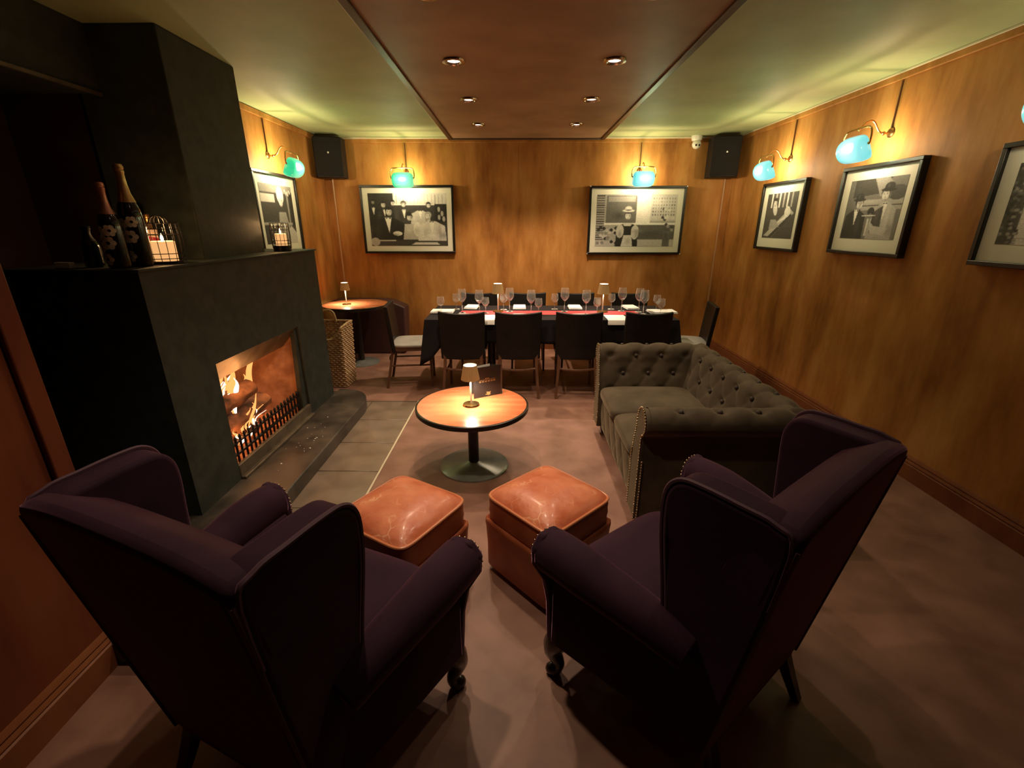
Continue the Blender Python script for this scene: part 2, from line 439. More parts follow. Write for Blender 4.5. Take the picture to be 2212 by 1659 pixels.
# top mouldings
b = BM(); box(b, XL, XR, YB - .018, YB, ZC - .055, ZC - .018); struct('trim_1', b, M_WALL, bevel=.004)
b = BM(); box(b, XL, -.765, YB - .03, YB, ZC - .02, ZC); box(b, .975, XR, YB - .03, YB, ZC - .02, ZC); struct('trim_2', b, M_TRIMW, bevel=.004)
b = BM(); box(b, XR - .018, XR, YN, YB, ZC - .05, ZC - .012); struct('trim_3', b, M_WALL, bevel=.004)
b = BM(); box(b, XR - .024, XR, YN, YB, ZC - .014, ZC); struct('trim_4', b, M_TRIMW, bevel=.003)
b = BM(); box(b, XL, XL + .018, 3.3, YB, ZC - .05, ZC - .004); struct('trim_5', b, M_WALL, bevel=.004)
# skirtings with two reeded ridges
def skirting(name, along, x, y0, y1, inward):
    prof = [(0,0),(.018,0),(.018,.095),(.012,.10),(.016,.108),(.012,.116),(.007,.122),(.012,.130),(.006,.142),(0,.15)]
    b = BM()
    if along == 'y': prism(b, prof, lambda u, v, t: Vector((x + inward*u, t, v)), y0, y1)
    else: prism(b, prof, lambda u, v, t: Vector((t, x + inward*u, v)), y0, y1)
    return struct(name, b, M_SKIRT)
skirting('baseboard_right', 'y', XR, YN, YB, -1)
skirting('baseboard_back', 'x', YB, XL, XR, -1)
skirting('baseboard_left', 'y', XL, 3.75, YB, 1)
skirting('baseboard_left_near', 'y', -1.45, YN, 1.225, 1)
# dropped brown panel with dark and cream edge trims
PX0, PX1, PZ = -.735, .945, 2.40
b = BM(); box(b, PX0, PX1, YN, YB - .02, PZ, ZC + .01); sp = struct('trim_6', b, M_SOFFIT)
b = BM()
for x in (PX0, PX1): box(b, x - .022, x + .022, YN, YB - .02, PZ - .012, ZC - .001)
box(b, PX0, PX1, YB - .06, YB - .02, PZ - .012, PZ + .004)
obj('edge_bead', b, M_TRIMD, sp, bevel=.004)
b = BM()
for x, s in ((PX0 - .022, -1), (PX1 + .022, 1)): box(b, min(x, x + s*.016), max(x, x + s*.016), YN, YB - .03, PZ + .005, ZC - .001)
obj('cream_bead', b, M_TRIMW, sp, bevel=.002)
# wall conduits under the loudspeakers
b = BM(); tube(b, [(-2.105, YB - .012, z) for z in (.1, 1.0, 2.0)], .011, 6); obj('conduit', b, M_CONDUIT, WB)
b = BM(); tube(b, [(2.36, YB - .012, z) for z in (.1, 1.0, 2.0)], .011, 6); obj('conduit', b, M_CONDUIT, WB)

# floor tiles beside the hearth, joints recessed
b = BM(); box(b, -1.62, -.875, 1.34, 3.80, 0, .0015); obj('tile_bed', b, M_GROUT, FLOOR)
tb = BM(); box(tb, -.2005, .2005, -.2005, .2005, 0, .005); tile_me = None
ys = [2.965 + .405 * k for k in range(-3, 3)]
for yk in ys:
    for xk in (-1.085, -1.49):
        if tile_me is None:
            t = obj('tile', tb, M_TILE, FLOOR, bevel=.002, seg=1); tile_me = t
        else:
            t = tile_me.copy(); COL.objects.link(t)
        t.location = (xk, yk - .2025, .001 + random.uniform(0, .0008)); t.rotation_euler = (random.uniform(-.001,.001), random.uniform(-.001,.001), 0)
b = BM(); box(b, -.883, -.870, 1.34, 3.80, 0, .008); obj('tile_edge_trim', b, M_TRIMW, FLOOR, bevel=.002)

# ------------------------------------------------------------------ downlights
ordn = ['nearest', 'second', 'third', 'farthest']
DL_ROWS = (1.36, 2.27, 3.10, 3.957, 4.86)
DL_POWER = ((.80, .9, .95, .8, 1.9), (.16, .35, .65, .75, 1.9))
for xi, x in enumerate((-.368, .563)):
    for k, y in enumerate(DL_ROWS):
        side = 'left' if xi == 0 else 'right'
        lab = [f'recessed downlight above the armchairs, {side} row of the brown ceiling panel',
               f'recessed downlight cut by the top edge of the picture, {side} row of ceiling panel',
               f'recessed downlight in {side} row of brown ceiling panel, largest fully seen',
               f'recessed downlight in {side} row of brown ceiling panel, middle of three',
               f'recessed downlight in {side} row of brown ceiling panel, closest to back wall'][k]
        t = thing('downlight', lab, 'ceiling light', (x, y, PZ), 0, 'downlights in the brown ceiling panel')
        b = BM(); lathe(b, [(.056,.0),(.068,-.002),(.066,-.010),(.050,-.013),(.038,-.002),(.036,.012)], 28, close=False); obj('ring', b, M_CHROME, t)
        b = BM(); lathe(b, [(0,-.003),(.02,-.003),(.036,-.001),(.036,.004),(0,.004)], 24); obj('lens', b, M_LENS, t)
        spot('downlight_beam', (x, y, PZ - .016), P_DOWN * DL_POWER[xi][k], 104, .75)

# ------------------------------------------------------------------ fireplace
fp = thing('fireplace', 'black plaster fireplace with stepped chimney breast and open log fire', 'fireplace', (-1.9, 2.84, 0))
def flocal(o): o.location = (1.9, -2.84, 0); return o
OY0, OY1, OZ0, OZ1 = 2.30, 3.26, .17, .80
MX, MY0, MY1, MZ = -1.60, 1.95, 3.72, 1.31
b = BM()
box(b, XL, MX, MY0, OY0, 0, MZ); box(b, XL, MX, OY1, MY1, 0, MZ); box(b, XL, MX, OY0, OY1, OZ1, MZ); box(b, XL, MX, OY0, OY1, 0, .10)
bmesh.ops.remove_doubles(b, verts=b.verts, dist=1e-5)
flocal(obj('surround', b, M_BLACKP, fp))
b = BM(); box(b, XL, -1.75, 2.62, 3.27, MZ, ZC); flocal(obj('chimney_breast', b, M_BLACKP, fp, bevel=.006))
b = BM(); box(b, XL, MX + .012, MY0 - .012, MY1 + .012, MZ, MZ + .012); flocal(obj('mantel_shelf', b, M_BLACKP, fp, bevel=.004))
# firebox: three brick faces and floor
b = BM()
prism(b, [(MX-.05,OY0),(-1.98,OY0+.14),(-1.98,OY1-.16),(MX-.05,OY1),(-2.1,OY1+.02),(-2.1,OY0-.02)], lambda u, v, t: Vector((u, v, t)), .10, .95)
flocal(obj('fireback', b, M_FIREB, fp))
b = BM(); box(b, -2.05, MX - .03, OY0 - .01, OY1 + .01, .10, .15); flocal(obj('firebox_floor', b, M_FIREB, fp))
b = BM(); prism(b, [(MX-.005,.80),(MX-.03,.80),(-1.74,.665),(-1.72,.655)], lambda u, v, t: Vector((u, t, v)), OY0 + .005, OY1 - .005)
flocal(obj('smoke_hood', b, M_HOOD, fp))
b = BM(); box(b, MX - .02, MX + .005, OY0, OY1, .10, OZ0 + .02); box(b, MX - .03, MX + .03, OY0 - .0, OY1, .10, .118)
flocal(obj('steel_kerb', b, M_HOOD, fp, bevel=.004))
b = BM(); prism(b, [(OY1-.085, .10), (OY1+.0, .10), (OY1+.0, OZ1), (OY1-.03, OZ1)], lambda u, v, t: Vector((t, u, v)), MX - .05, MX - .018)
flocal(obj('inner_jamb', b, M_BLACKP, fp))
gr = BM(); box(gr, MX - .055, MX - .038, OY0 + .02, OY1 - .05, .215, .228); box(gr, MX - .055, MX - .038, OY0 + .02, OY1 - .05, .285, .295)
grate = flocal(obj('fire_fret', gr, M_IRON, fp))
pb = BM(); lathe(pb, [(.007,0),(.007,.14),(.010,.145),(.006,.16),(0,.165)], 8)
pk = None
for k in range(19):
    y = OY0 + .04 + k * .046
    if pk is None: pk = obj('bar', pb, M_IRON, grate); q = pk
    else: q = pk.copy(); COL.objects.link(q)
    q.location = (MX - .0465, y, .165)
# raised slate hearth with a rounded far corner
HP = [(-2.15, 1.20), (-1.27, 1.20), (-1.27, 3.50)]
for k in range(1, 9):
    a = k / 9 * PI / 2
    HP.append((-1.27 - .24 * (1 - math.cos(a)), 3.50 + .34 * math.sin(a)))
HP += [(-1.60, 3.86), (-1.60, 3.80), (-2.15, 3.80)]
HPh = [(max(p[0], -2.15), p[1]) for p in HP]
b = BM(); prism(b, HPh, lambda u, v, t: Vector((u, v, t)), .006, .10)
flocal(obj('hearth_slab', b, M_SLATE, fp, bevel=.008, label='raised slate hearth slab with rounded far corner'))
# ash crumbs on the hearth
b = BM()
for k in range(22):
    cx, cy = random.gauss(-1.42, .05), random.gauss(2.80, .16)
    ball(b, (cx, cy, .103), random.uniform(.002, .006), 5, .5)
ash = obj('ash_flakes', b, M_PAPER); tag(ash, 'pale ash flakes scattered on the slate hearth before the fire', 'ash', kind='stuff')
# logs
def log(p0, p1, r, label, seed):
    rnd = random.Random(seed); b = BM()
    p0, p1 = Vector(p0), Vector(p1); n = 9
    u = (p1 - p0).normalized(); a = u.orthogonal().normalized(); c = u.cross(a)
    prof = [rnd.uniform(.75, 1.15) for _ in range(9)]
    rings = []
    for i in range(n + 1):
        t = i / n; ctr = p0.lerp(p1, t)
        rr = r * (1 - .12 * abs(2*t - 1))
        rings.append([b.verts.new(ctr + (a * math.cos(2*PI*k/9) + c * math.sin(2*PI*k/9)) * rr * prof[k] * rnd.uniform(.93, 1.07)) for k in range(9)])
    for x, y in zip(rings, rings[1:]):
        for k in range(9): b.faces.new((x[k], x[(k+1) % 9], y[(k+1) % 9], y[k]))
    b.faces.new(rings[0][::-1]); b.faces.new(rings[-1])
    return tag(obj('log', b, M_LOG, ang=50), label, 'log', 'logs on the fire')
log((-1.80, 2.46, .31), (-1.76, 2.94, .36), .062, 'long half-burnt log lying lowest along the front of the fire', 1)
log((-1.90, 2.40, .235), (-1.745, 2.56, .215), .045, 'short charred log at near end of the fire basket', 2)
log((-1.84, 2.52, .42), (-1.74, 2.80, .50), .062, 'split log propped on top of the burning pile', 3)
log((-1.86, 2.82, .24), (-1.73, 2.70, .24), .05, 'small dark log stub under the pile beside embers', 4)
b = BM()
rr = random.Random(8)
for k in range(120):
    ball(b, (rr.uniform(-1.92, -1.68), rr.uniform(2.36, 3.1), .15 + rr.uniform(0, .035)), rr.uniform(.008, .022), 6, .7)
tag(obj('embers', b, M_EMBER), 'glowing embers spread over the firebox floor', 'embers', kind='stuff')
# flames: tapered, twisting bodies
def flame(bm, base, h, r, lean, seed, mi=0):
    rnd = random.Random(seed); pts = []; rad = []
    ph = rnd.uniform(0, 6)
    for i in range(13):
        t = i / 12
        pts.append(Vector(base) + Vector((lean[0]*t + .03*math.sin(5*t+ph)*t, lean[1]*t + .045*math.sin(4*t+ph*1.7)*t, h*t)))
        rad.append(max(.002, r * (math.sin(PI * min(1, (t*.85+.12))) ** 1.2) * (1 - .25*t)))
    tube(bm, pts, rad, 9, flat=.55, mi=mi)
b = BM(); rf = random.Random(21)
fl = []
for k in range(15):
    y = rf.uniform(2.40, 2.86); up = k < 9
    fl.append(((rf.uniform(-1.86, -1.76) if up else -1.725, y if up else rf.uniform(2.40, 2.78), rf.uniform(.36, .46) if up else rf.uniform(.20, .28)),
               (rf.uniform(.18, .34) if up else rf.uniform(.10, .2)), (rf.uniform(.012, .026) if up else rf.uniform(.007, .013)), (rf.uniform(-.02, .03), rf.uniform(-.02, .12))))
for k, (p, h, r, l) in enumerate(fl):
    flame(b, p, h, r, l, k + 3, 0)
    if k % 3: flame(b, (p[0] + .012, p[1], p[2]), h * .7, r * .8, l, k + 3, 1)
tag(obj('fire_flames', b, [M_FLAME, M_FLAMEC]), 'orange and white flames leaping from the burning logs', 'fire', kind='stuff')
point('fire_glow', (-1.70, 2.66, .58), P_FIRE, (1, .40, .12), .10)
point('fire_glow', (-1.70, 2.95, .42), P_FIRE * .5, (1, .42, .14), .10)
point('fire_glow', (-1.69, 2.52, .30), P_FIRE * .35, (1, .36, .12), .06)

# ------------------------------------------------------------------ armchairs
def armchair(label, loc, rz):
    t = thing('armchair', label, 'armchair', loc, rz, 'wing armchairs')
    b = BM()
    pl = [(-.25,.09),(.25,.09),(.345,.60),(.31,.64),(0,.65),(-.31,.64),(-.345,.60)]
    prism(b, pl, lambda u, v, z: Vector((u, v, z)), .15, .33)
    obj('base', b, M_VELVET, t, bevel=.02, seg=3)
    b = BM(); cushion(b, .275, .255, .078, puff=.25, fn=lambda p: Vector((p.x * (.92 + .12 * (p.y / .255)), p.y + .42, p.z + .378)))
    obj('seat_cushion', b, M_VELVET, t)
    # raked back slab, as high as the wings, with a soft rolled top
    def back_pt(u, v, front):
        w = .285 + .042 * min(1, v / .8)
        x = w * (2*u - 1); ax = abs(2*u - 1)
        z = .15 + .825 * v - .028 * max(0, v - .8) / .2 * ax ** 3
        yr = .095 - .118 * v
        th = .05 + .085 * min(1, (1 - v) * 9) ** .5 * 1
        return Vector((x, yr + (th if front else 0), z))
    b = BM()
    NU, NV = 14, 14
    A = [[b.verts.new(back_pt(i/NU, j/NV, False)) for j in range(NV+1)] for i in range(NU+1)]
    B = [[b.verts.new(back_pt(i/NU, j/NV, True)) for j in range(NV+1)] for i in range(NU+1)]
    for i in range(NU):
        for j in range(NV):
            b.faces.new((A[i][j], A[i][j+1], A[i+1][j+1], A[i+1][j])); b.faces.new((B[i][j], B[i+1][j], B[i+1][j+1], B[i][j+1]))
        b.faces.new((A[i][0], A[i+1][0], B[i+1][0], B[i][0])); b.faces.new((A[i][NV], B[i][NV], B[i+1][NV], A[i+1][NV]))
    for j in range(NV):
        b.faces.new((A[0][j], B[0][j], B[0][j+1], A[0][j+1])); b.faces.new((A[NU][j], A[NU][j+1], B[NU][j+1], B[NU][j]))
    br = obj('backrest', b, M_VELVET, t, bevel=.024, seg=4)
    b = BM(); cushion(b, .225, .045, .27, n=12, m=8, exp=6, puff=.3, fn=lambda p: Vector((p.x, p.y + .165 - .10 * (p.z + .27) / .54, p.z + .66)))
    obj('back_cushion', b, M_VELVET, br)
    for s in (-1, 1):
        b = BM(); tube(b, [(s*(.279 + .042*min(1, v/.8)), .0965 - .118*v, .15 + .825*v) for v in [.93*k/14 for k in range(15)]], .0055, 6); obj('piping', b, M_PIPING, br)
        prof = [(.10,.16),(.03,.60),(-.005,.90),(.03,.948),(.10,.956),(.18,.960),(.232,.955),(.262,.925),(.270,.87),(.262,.76),(.250,.64),(.243,.54),(.238,.40),(.235,.16)]
        sm = [(p.x, p.y) for p in smooth([(a, c, 0) for a, c in prof[1:-1]], 4)]
        sm = [prof[0]] + sm + [prof[-1]]
        b = BM()
        def wf(u, v, th):
            out = .262 + .040 * min(1, max(0, (v - .2) / .6)) + .012 * max(0, u) / .3
            return Vector((s * (out + th), u, v))
        prism(b, sm, wf, -.058, .026)
        wg = obj('wing', b, M_VELVET, t, bevel=.020, seg=4)
        b = BM(); tube(b, [wf(u, v, .020) + Vector((0, .002, .004)) for u, v in sm[3:]], .006, 6); obj('piping', b, M_PIPING, wg)
        b = BM()
        ap = smooth([(s*.315,.16,.50),(s*.345,.28,.535),(s*.368,.42,.552),(s*.382,.54,.558),(s*.386,.605,.552)], 5)
        tube(b, ap, [.052 + .018 * min(1, i / 12) for i in range(len(ap))], 18)
        prism(b, [(.28,.14),(.30,.14),(.385,.59),(.31,.59)], lambda u, v, z: Vector((s*u, v, z)), .18, .53)
        ar = obj('arm', b, M_VELVET, t, bevel=.012, seg=2)
        b = BM()
        fp_ = [(s*.29,.17),(s*.375,.17),(s*.385,.34),(s*.405,.44),(s*.448,.52),(s*.452,.58),(s*.42,.622),(s*.36,.622),(s*.325,.585),(s*.318,.50),(s*.30,.40)]
        prism(b, fp_, lambda u, v, th: Vector((u, th, v)), .592, .622)
        obj('arm_front', b, M_VELVET, ar, bevel=.008)
        b = BM(); last = None
        for q in smooth([(s*.385 + (u - s*.385)*.86, .6235, .52 + (v - .52)*.9) for u, v in fp_[3:-1]], 6):
            if last is None or (q - last).length > .014: ball(b, q, .0042, 5); last = q
        n_ = obj('nail_trim', b, M_NAIL, ar); n_['kind'] = 'stuff'
        b = BM()
        tube(b, smooth([(s*.325,.575,.20),(s*.345,.60,.155),(s*.352,.61,.11),(s*.338,.59,.06),(s*.340,.595,.035),(s*.350,.61,.022)], 4),
             [.042,.043,.044,.043,.042,.040,.037,.034,.031,.028,.025,.022,.019,.018,.018,.019,.021,.024,.026,.027,.022], 10)
        lg = obj('leg', b, M_DARKWOOD, t)
        b = BM(); ball(b, (s*.354,.612,.0215), .0215, 10); obj('ball_foot', b, M_DARKWOOD, lg)
        b = BM(); tube(b, [(s*.225,.13,.20),(s*.228,.09,.10),(s*.240,.048,.0)], [.026,.023,.017], 4); obj('leg', b, M_DARKWOOD, t)
    return t
armchair('aubergine velvet wing armchair on the right, beside the chesterfield sofa', (.78, .911, 0), R(37.3))
armchair('aubergine velvet wing armchair on the left, in front of the fireplace', (-.749, .699, 0), R(-22.3))

# ------------------------------------------------------------------ chesterfield sofa
sofa = thing('chesterfield_sofa', 'olive brown velvet button-tufted chesterfield sofa with rolled arms', 'sofa', (0, 0, 0))
SZ, TOPZ = .43, .69
LS, LP = .09, .125
# cross-section: distance along -> (outward offset from the inner seat line, height)
sec = smooth([(.0,.36,0),(.015,.42,0),(.04,.50,0),(.06,.57,0),(.065,.62,0),(.085,.665,0),(.125,.69,0),(.17,.685,0),(.205,.65,0),(.21,.605,0),(.185,.57,0),(.16,.55,0),(.155,.45,0),(.155,.25,0),(.155,.09,0)], 6)
sl = [0]
for p, q in zip(sec, sec[1:]): sl.append(sl[-1] + (q - p).length)
def sect(d):
    for i in range(len(sl) - 1):
        if d <= sl[i+1] or i == len(sl) - 2:
            t = (d - sl[i]) / (sl[i+1] - sl[i]); p = sec[i].lerp(sec[i+1], t); tg = (sec[i+1] - sec[i]).normalized(); return p, Vector((-tg.y, tg.x, 0))
def run(name, length, place, m0, m1, nbtn, soff=0.0):
    """place(s, offset, z) -> world; m0/m1: mitre at the ends (1) or square (0)"""
    b = BM(); NU, NV = int(length / .0095), 96
    def f(u, v):
        d = v * sl[-1]; p, n = sect(d)
        o = p.x
        s0 = -o * m0; s1 = length + o * m1
        s = s0 + (s1 - s0) * u
        A = .026 * max(0, min(1, (.50 - d) / .06))
        a_ = (s - soff) / LS + (d - .02) / LP; c_ = (s - soff) / LS - (d - .02) / LP
        puff = abs(math.sin(PI * a_ / 1.0 * .5) * math.sin(PI * c_ * .5)) ** .38
        dd = A * .38 * (puff - .75)
        if A > 0:
            i_ = (a_ + c_) / 2; j_ = (a_ - c_) / 2      # lattice coordinates, buttons where both are whole
            ii, jj = round(a_ / 2 + c_ / 2), 0
            for ai in (math.floor(a_ / 2) * 2, math.floor(a_ / 2) * 2 + 2):
                for ci in (math.floor(c_ / 2) * 2, math.floor(c_ / 2) * 2 + 2):
                    ds = ((a_ - ai) + (c_ - ci)) / 2 * LS; dp = ((a_ - ai) - (c_ - ci)) / 2 * LP
                    dd -= A * .75 * math.exp(-(ds*ds/.0011 + dp*dp/.0005)) 
        edge = min(1, max(0, min(s - s0, s1 - s) / .03)); dd *= edge
        q = p + n * dd
        return place(s, q.x, q.y)
    grid(b, NU, NV, f)
    o = obj(name, b, M_SOFA, sofa, ang=80)
    k = 0; bb0 = None
    for i in range(-2, 40):
        for j in range(-2, 30):
            if (i + j) % 2: continue
            s = soff + i * LS; d = .02 + j * LP
            if .06 < s < length - .02 and .10 < d < .50:
                p, n = sect(d); q = p - n * .014
                bb = BM(); ball(bb, place(s, q.x, q.y), .0135, 8); obj('button', bb, M_SOFAD, o)
    return o
SX0, SXB, SYN, SYF = .62, 1.19, 2.11, 3.07   # front, inner back line, inner near arm, inner far arm
run('backrest', SYF - SYN, lambda s, o, z: Vector((SXB + o, SYN + s, z)), 1, 1, 6, .0)
run('arm', SXB - SX0, lambda s, o, z: Vector((SX0 + s, SYF + o, z)), 0, 1, 4, .06)
run('arm', SXB - SX0, lambda s, o, z: Vector((SX0 + s, SYN - o, z)), 0, 1, 4, .06)
# scroll fronts of the arms with nailheads
for yin, sg in ((SYN, -1), (SYF, 1)):
    b = BM(); pr = [(.0775 + (p.x - .0775) * .93, p.y - .006) for p in sec] + [(.005, .09)]
    prism(b, pr, lambda u, v, th: Vector((th, yin + sg * u, v)), SX0 - .022, SX0 + .012)
    fr = obj('arm_front', b, M_SOFA, sofa, bevel=.008)
    b = BM(); acc = 0; last = None
    for q in smooth([(p.x, p.y, 0) for p in sec[3:]], 4):
        c = Vector((SX0 - .024, yin + sg * (q.x * .94), q.y - .004))
        if last is None or (c - last).length > .014:
            ball(b, c, .0055, 6); last = c
    for k in range(22):
        ball(b, (SX0 - .024, yin + sg * .01, .10 + k * .015), .0055, 6)
        ball(b, (SX0 - .010, yin + sg * .1575, .10 + k * .015), .0055, 6)
    nn = obj('nail_trim', b, M_NAIL, fr); nn['kind'] = 'stuff'
b = BM(); box(b, SX0 + .01, SXB + .02, SYN - .005, SYF + .005, .09, .33); obj('seat_base', b, M_SOFA, sofa, bevel=.012)
# padded front rail with soft vertical tufts
b = BM()
def rail(u, v):
    y = SYN - .0 + (SYF - SYN) * u; z = .085 + .245 * v
    d = .011 * abs(math.sin(PI * (u * 5 + v * 1.0)) * math.sin(PI * (u * 5 - v * 1.0))) ** .4 * math.sin(PI * min(1, max(0, v))) ** .3
    return Vector((SX0 + .012 - d, y, z))
grid(b, 90, 18, rail); obj('front_rail', b, M_SOFA, sofa, ang=80)
for k, (ya, yb) in enumerate(((SYN, (SYN + SYF) / 2), ((SYN + SYF) / 2, SYF))):
    b = BM(); cushion(b, (SXB + .03 - SX0) / 2 + .012, (yb - ya) / 2 - .002, .066, exp=9, puff=.22)
    cu = obj('seat_cushion', b, M_SOFA, sofa, loc=((SX0 + SXB + .02) / 2 - .01, (ya + yb) / 2, .375))
for x in (SX0 + .05, SXB + .08):
    for y in (SYN - .10, SYF + .10):
        b = BM(); lathe(b, [(.018,0),(.026,.03),(.03,.06),(.024,.095)], 12); obj('foot', b, M_DARKWOOD, sofa, loc=(x, y, 0))

# ------------------------------------------------------------------ ottomans
def ottoman(label, loc, rz, h=.445):
    t = thing('ottoman', label, 'ottoman', loc, rz, 'tan leather ottomans')
    S = .197
    def sq(k, ex, z, wob=0):
        out = []
        for i in range(72):
            a = 2*PI*i/72; c, q = math.cos(a), math.sin(a); e = 2/ex
            out.append(Vector((k*math.copysign(abs(c)**e, c), k*math.copysign(abs(q)**e, q), z + wob*math.sin(5*a) + wob*.6*math.sin(9*a+1))))
        return out
    def stack(bm, rings):
        V = [[bm.verts.new(p) for p in r] for r in rings]
        for a, c in zip(V, V[1:]):
            for i in range(72): bm.faces.new((a[i], a[(i+1) % 72], c[(i+1) % 72], c[i]))
        bm.faces.new(V[0][::-1]); bm.faces.new(V[-1])
    b = BM()
    stack(b, [sq(S*1.0,14,.032), sq(S*1.015,13,.04), sq(S*1.02,12,.15), sq(S*1.045,11,.235,.002), sq(S*1.065,10,.262,.004), sq(S*1.06,10,.276,.004), sq(S*1.02,10,.282,.003), sq(S*.985,10,.268), sq(S*.9,10,.25)])
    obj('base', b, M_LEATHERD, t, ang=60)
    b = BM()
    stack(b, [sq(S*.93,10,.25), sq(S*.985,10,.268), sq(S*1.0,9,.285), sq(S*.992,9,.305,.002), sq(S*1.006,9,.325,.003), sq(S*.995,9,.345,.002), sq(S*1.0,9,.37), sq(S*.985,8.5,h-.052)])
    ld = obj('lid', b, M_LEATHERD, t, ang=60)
    b = BM()
    rings = []
    for q in range(15):
        f_ = q / 14
        rings.append(sq(S*.985*(1-f_)**.9 + .0008, 8.5 - 6.3*f_**1.5, h - .054 + .054 * (1-(1-f_)**2.6)**.75))
    stack(b, rings)
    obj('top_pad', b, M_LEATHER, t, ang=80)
    b = BM(); tube(b, sq(S*.99, 8.5, h-.054), .0062, 8, closed=True); obj('piping', b, M_LPIPE, t)
    for sx in (-1, 1):
        for sy in (-1, 1):
            b = BM(); lathe(b, [(.014,0),(.02,.02),(.022,.045)], 10); obj('foot', b, M_DARKWOOD, t, loc=(sx*.15, sy*.15, 0))
    return t
ottoman('square tan leather ottoman on the right, corner pointing at the viewer', (.142, 1.695, 0), R(43))
ottoman('square tan leather ottoman on the left, partly hidden behind the armchair', (-.475, 1.60, 0), R(59))

# ------------------------------------------------------------------ pedestal tables
def pedestal(label, loc, rtop, h, rbase, group=None):
    t = thing('pedestal_table', label, 'table', loc, 0, group)
    b = BM(); lathe(b, [(0,h-.006),(rtop-.012,h-.006),(rtop-.012,h),(0,h)], 72); obj('table_top', b, M_TABTOP, t)
    b = BM(); lathe(b, [(rtop-.012,h-.03),(rtop-.004,h-.03),(rtop,h-.026),(rtop,h-.002),(rtop-.004,h+.0008),(rtop-.012,h+.0008)], 72, close=False)
    lathe(b, [(0,h-.03),(rtop-.01,h-.03),(rtop-.01,h-.0065),(0,h-.0065)], 72); obj('edge_band', b, M_TABEDGE, t)
    b = BM(); lathe(b, [(.034,.012),(.034,h-.03)], 24); obj('column', b, M_STEELB, t)
    b = BM(); lathe(b, [(0,0),(rbase,0),(rbase,.008),(rbase-.012,.014),(.06,.024),(.04,.034),(0,.034)], 56); obj('base_plate', b, M_STEELG, t)
    return t
TABH = .432
pedestal('round coffee table with orange wood top on black pedestal base', (-.277, 2.66, 0), .355, TABH, .225)

def table_lamp(label, loc, h, group, sc=1.0):
    t = thing('table_lamp', label, 'lamp', loc, random.uniform(0, 3), group)
    k = h / .262
    b = BM(); lathe(b, [(0,0),(.050,0),(.052,.004),(.050,.009),(.012,.012),(0,.012)], 36); o = obj('base', b, M_BRASS, t); o.scale = (k,k,k)
    b = BM(); lathe(b, [(.0058,.010),(.0058,.20)], 14); o = obj('stem', b, M_STEM, t); o.scale = (k,k,k)
    b = BM(); n = 96
    def sh(u, v):
        a = 2*PI*u; fl = 1 + .035 * math.cos(24 * a)
        r = (.056 + (.040 - .056) * v) * fl
        return Vector((r*math.cos(a), r*math.sin(a), .170 + .092 * v))
    grid(b, 192, 5, sh, True); o = obj('shade', b, M_SHADEP, t, ang=60); o.scale = (k,k,k)
    b = BM(); lathe(b, [(0,.254),(.0385,.254),(.0385,.2595),(0,.2595)], 28); o = obj('diffuser', b, M_GLOW, t); o.scale = (k,k,k)
    b = BM(); ball(b, (0,0,.205), .012, 10); o = obj('bulb', b, M_GLOW, t); o.scale = (k,k,k)
    spot('table_lamp_beam', Vector(loc) + Vector((0, 0, .168 * k)), P_TABLE * sc, 150, .6, (1,.84,.60), .02)
    return t
table_lamp('small lamp with brown pleated shade on the round coffee table', (-.282, 2.645, TABH + .001), .262, 'little table lamps', 4.0)

# menu folder on the coffee table
p0 = atz(1024, 862, TABH); p1 = atz(1085, 850, TABH)
wv = (p1 - p0); ww = wv.length; ang = math.atan2(wv.y, wv.x)
mn = thing('menu', 'open black menu card with gold print standing on the coffee table', 'menu', (p0.x, p0.y, TABH + .001), ang)
b = BM(); box(b, 0, ww, 0, .003, 0, .205); obj('front_cover', b, M_MENU, mn)
Mt = Matrix.Translation((0, 0, 0)) @ Matrix.Rotation(R(28), 4, 'Z')
b = BM(); box(b, 0, ww, .003, .006, 0, .205, Matrix.Translation((ww, .0, 0)) @ Matrix.Rotation(R(152), 4, 'Z')); obj('rear_cover', b, M_MENU, mn)
b = BM(); box(b, .004, ww * .62, .006, .007, .02, .215, Matrix.Rotation(R(6), 4, 'Z')); obj('page', b, M_PAPER, mn)
b = BM()
fx = lambda u, v: Vector((u * ww, -.0006, v * .205))
def gpoly(b, pts, z=0):
    b.faces.new([b.verts.new(fx(u, v) + Vector((0, -z, 0))) for u, v in pts])
for u0 in (.19, .29, .39, .49, .59, .68):
    gpoly(b, [(u0,.50),(u0+.025,.50),(u0+.025,.54),(u0,.54)]); gpoly(b, [(u0+.03,.495),(u0+.07,.50),(u0+.06,.52),(u0+.03,.51)]); gpoly(b, [(u0+.03,.545),(u0+.07,.55),(u0+.065,.53),(u0+.03,.53)])
gpoly(b, [(.19,.568),(.75,.578),(.75,.586),(.19,.576)])
for u0 in (.40, .45, .50): gpoly(b, [(u0,.60),(u0+.035,.603),(u0+.03,.625),(u0,.622)])
lt = obj('lettering', b, M_GOLD, mn); lt['kind'] = 'stuff'
b = BM()
em = [(470,1050),(560,1040),(595,1085),(650,1030),(672,1060),(645,1110),(640,1200),(662,1262),(580,1318),(505,1270),(418,1232),(500,1170),(520,1120),(480,1095)]
gpoly(b, [(.16 + (x - 150) / 1150 * .95, (1400 - y) / 1400 * .62) for x, y in em])
obj('emblem', b, M_GOLD, mn)

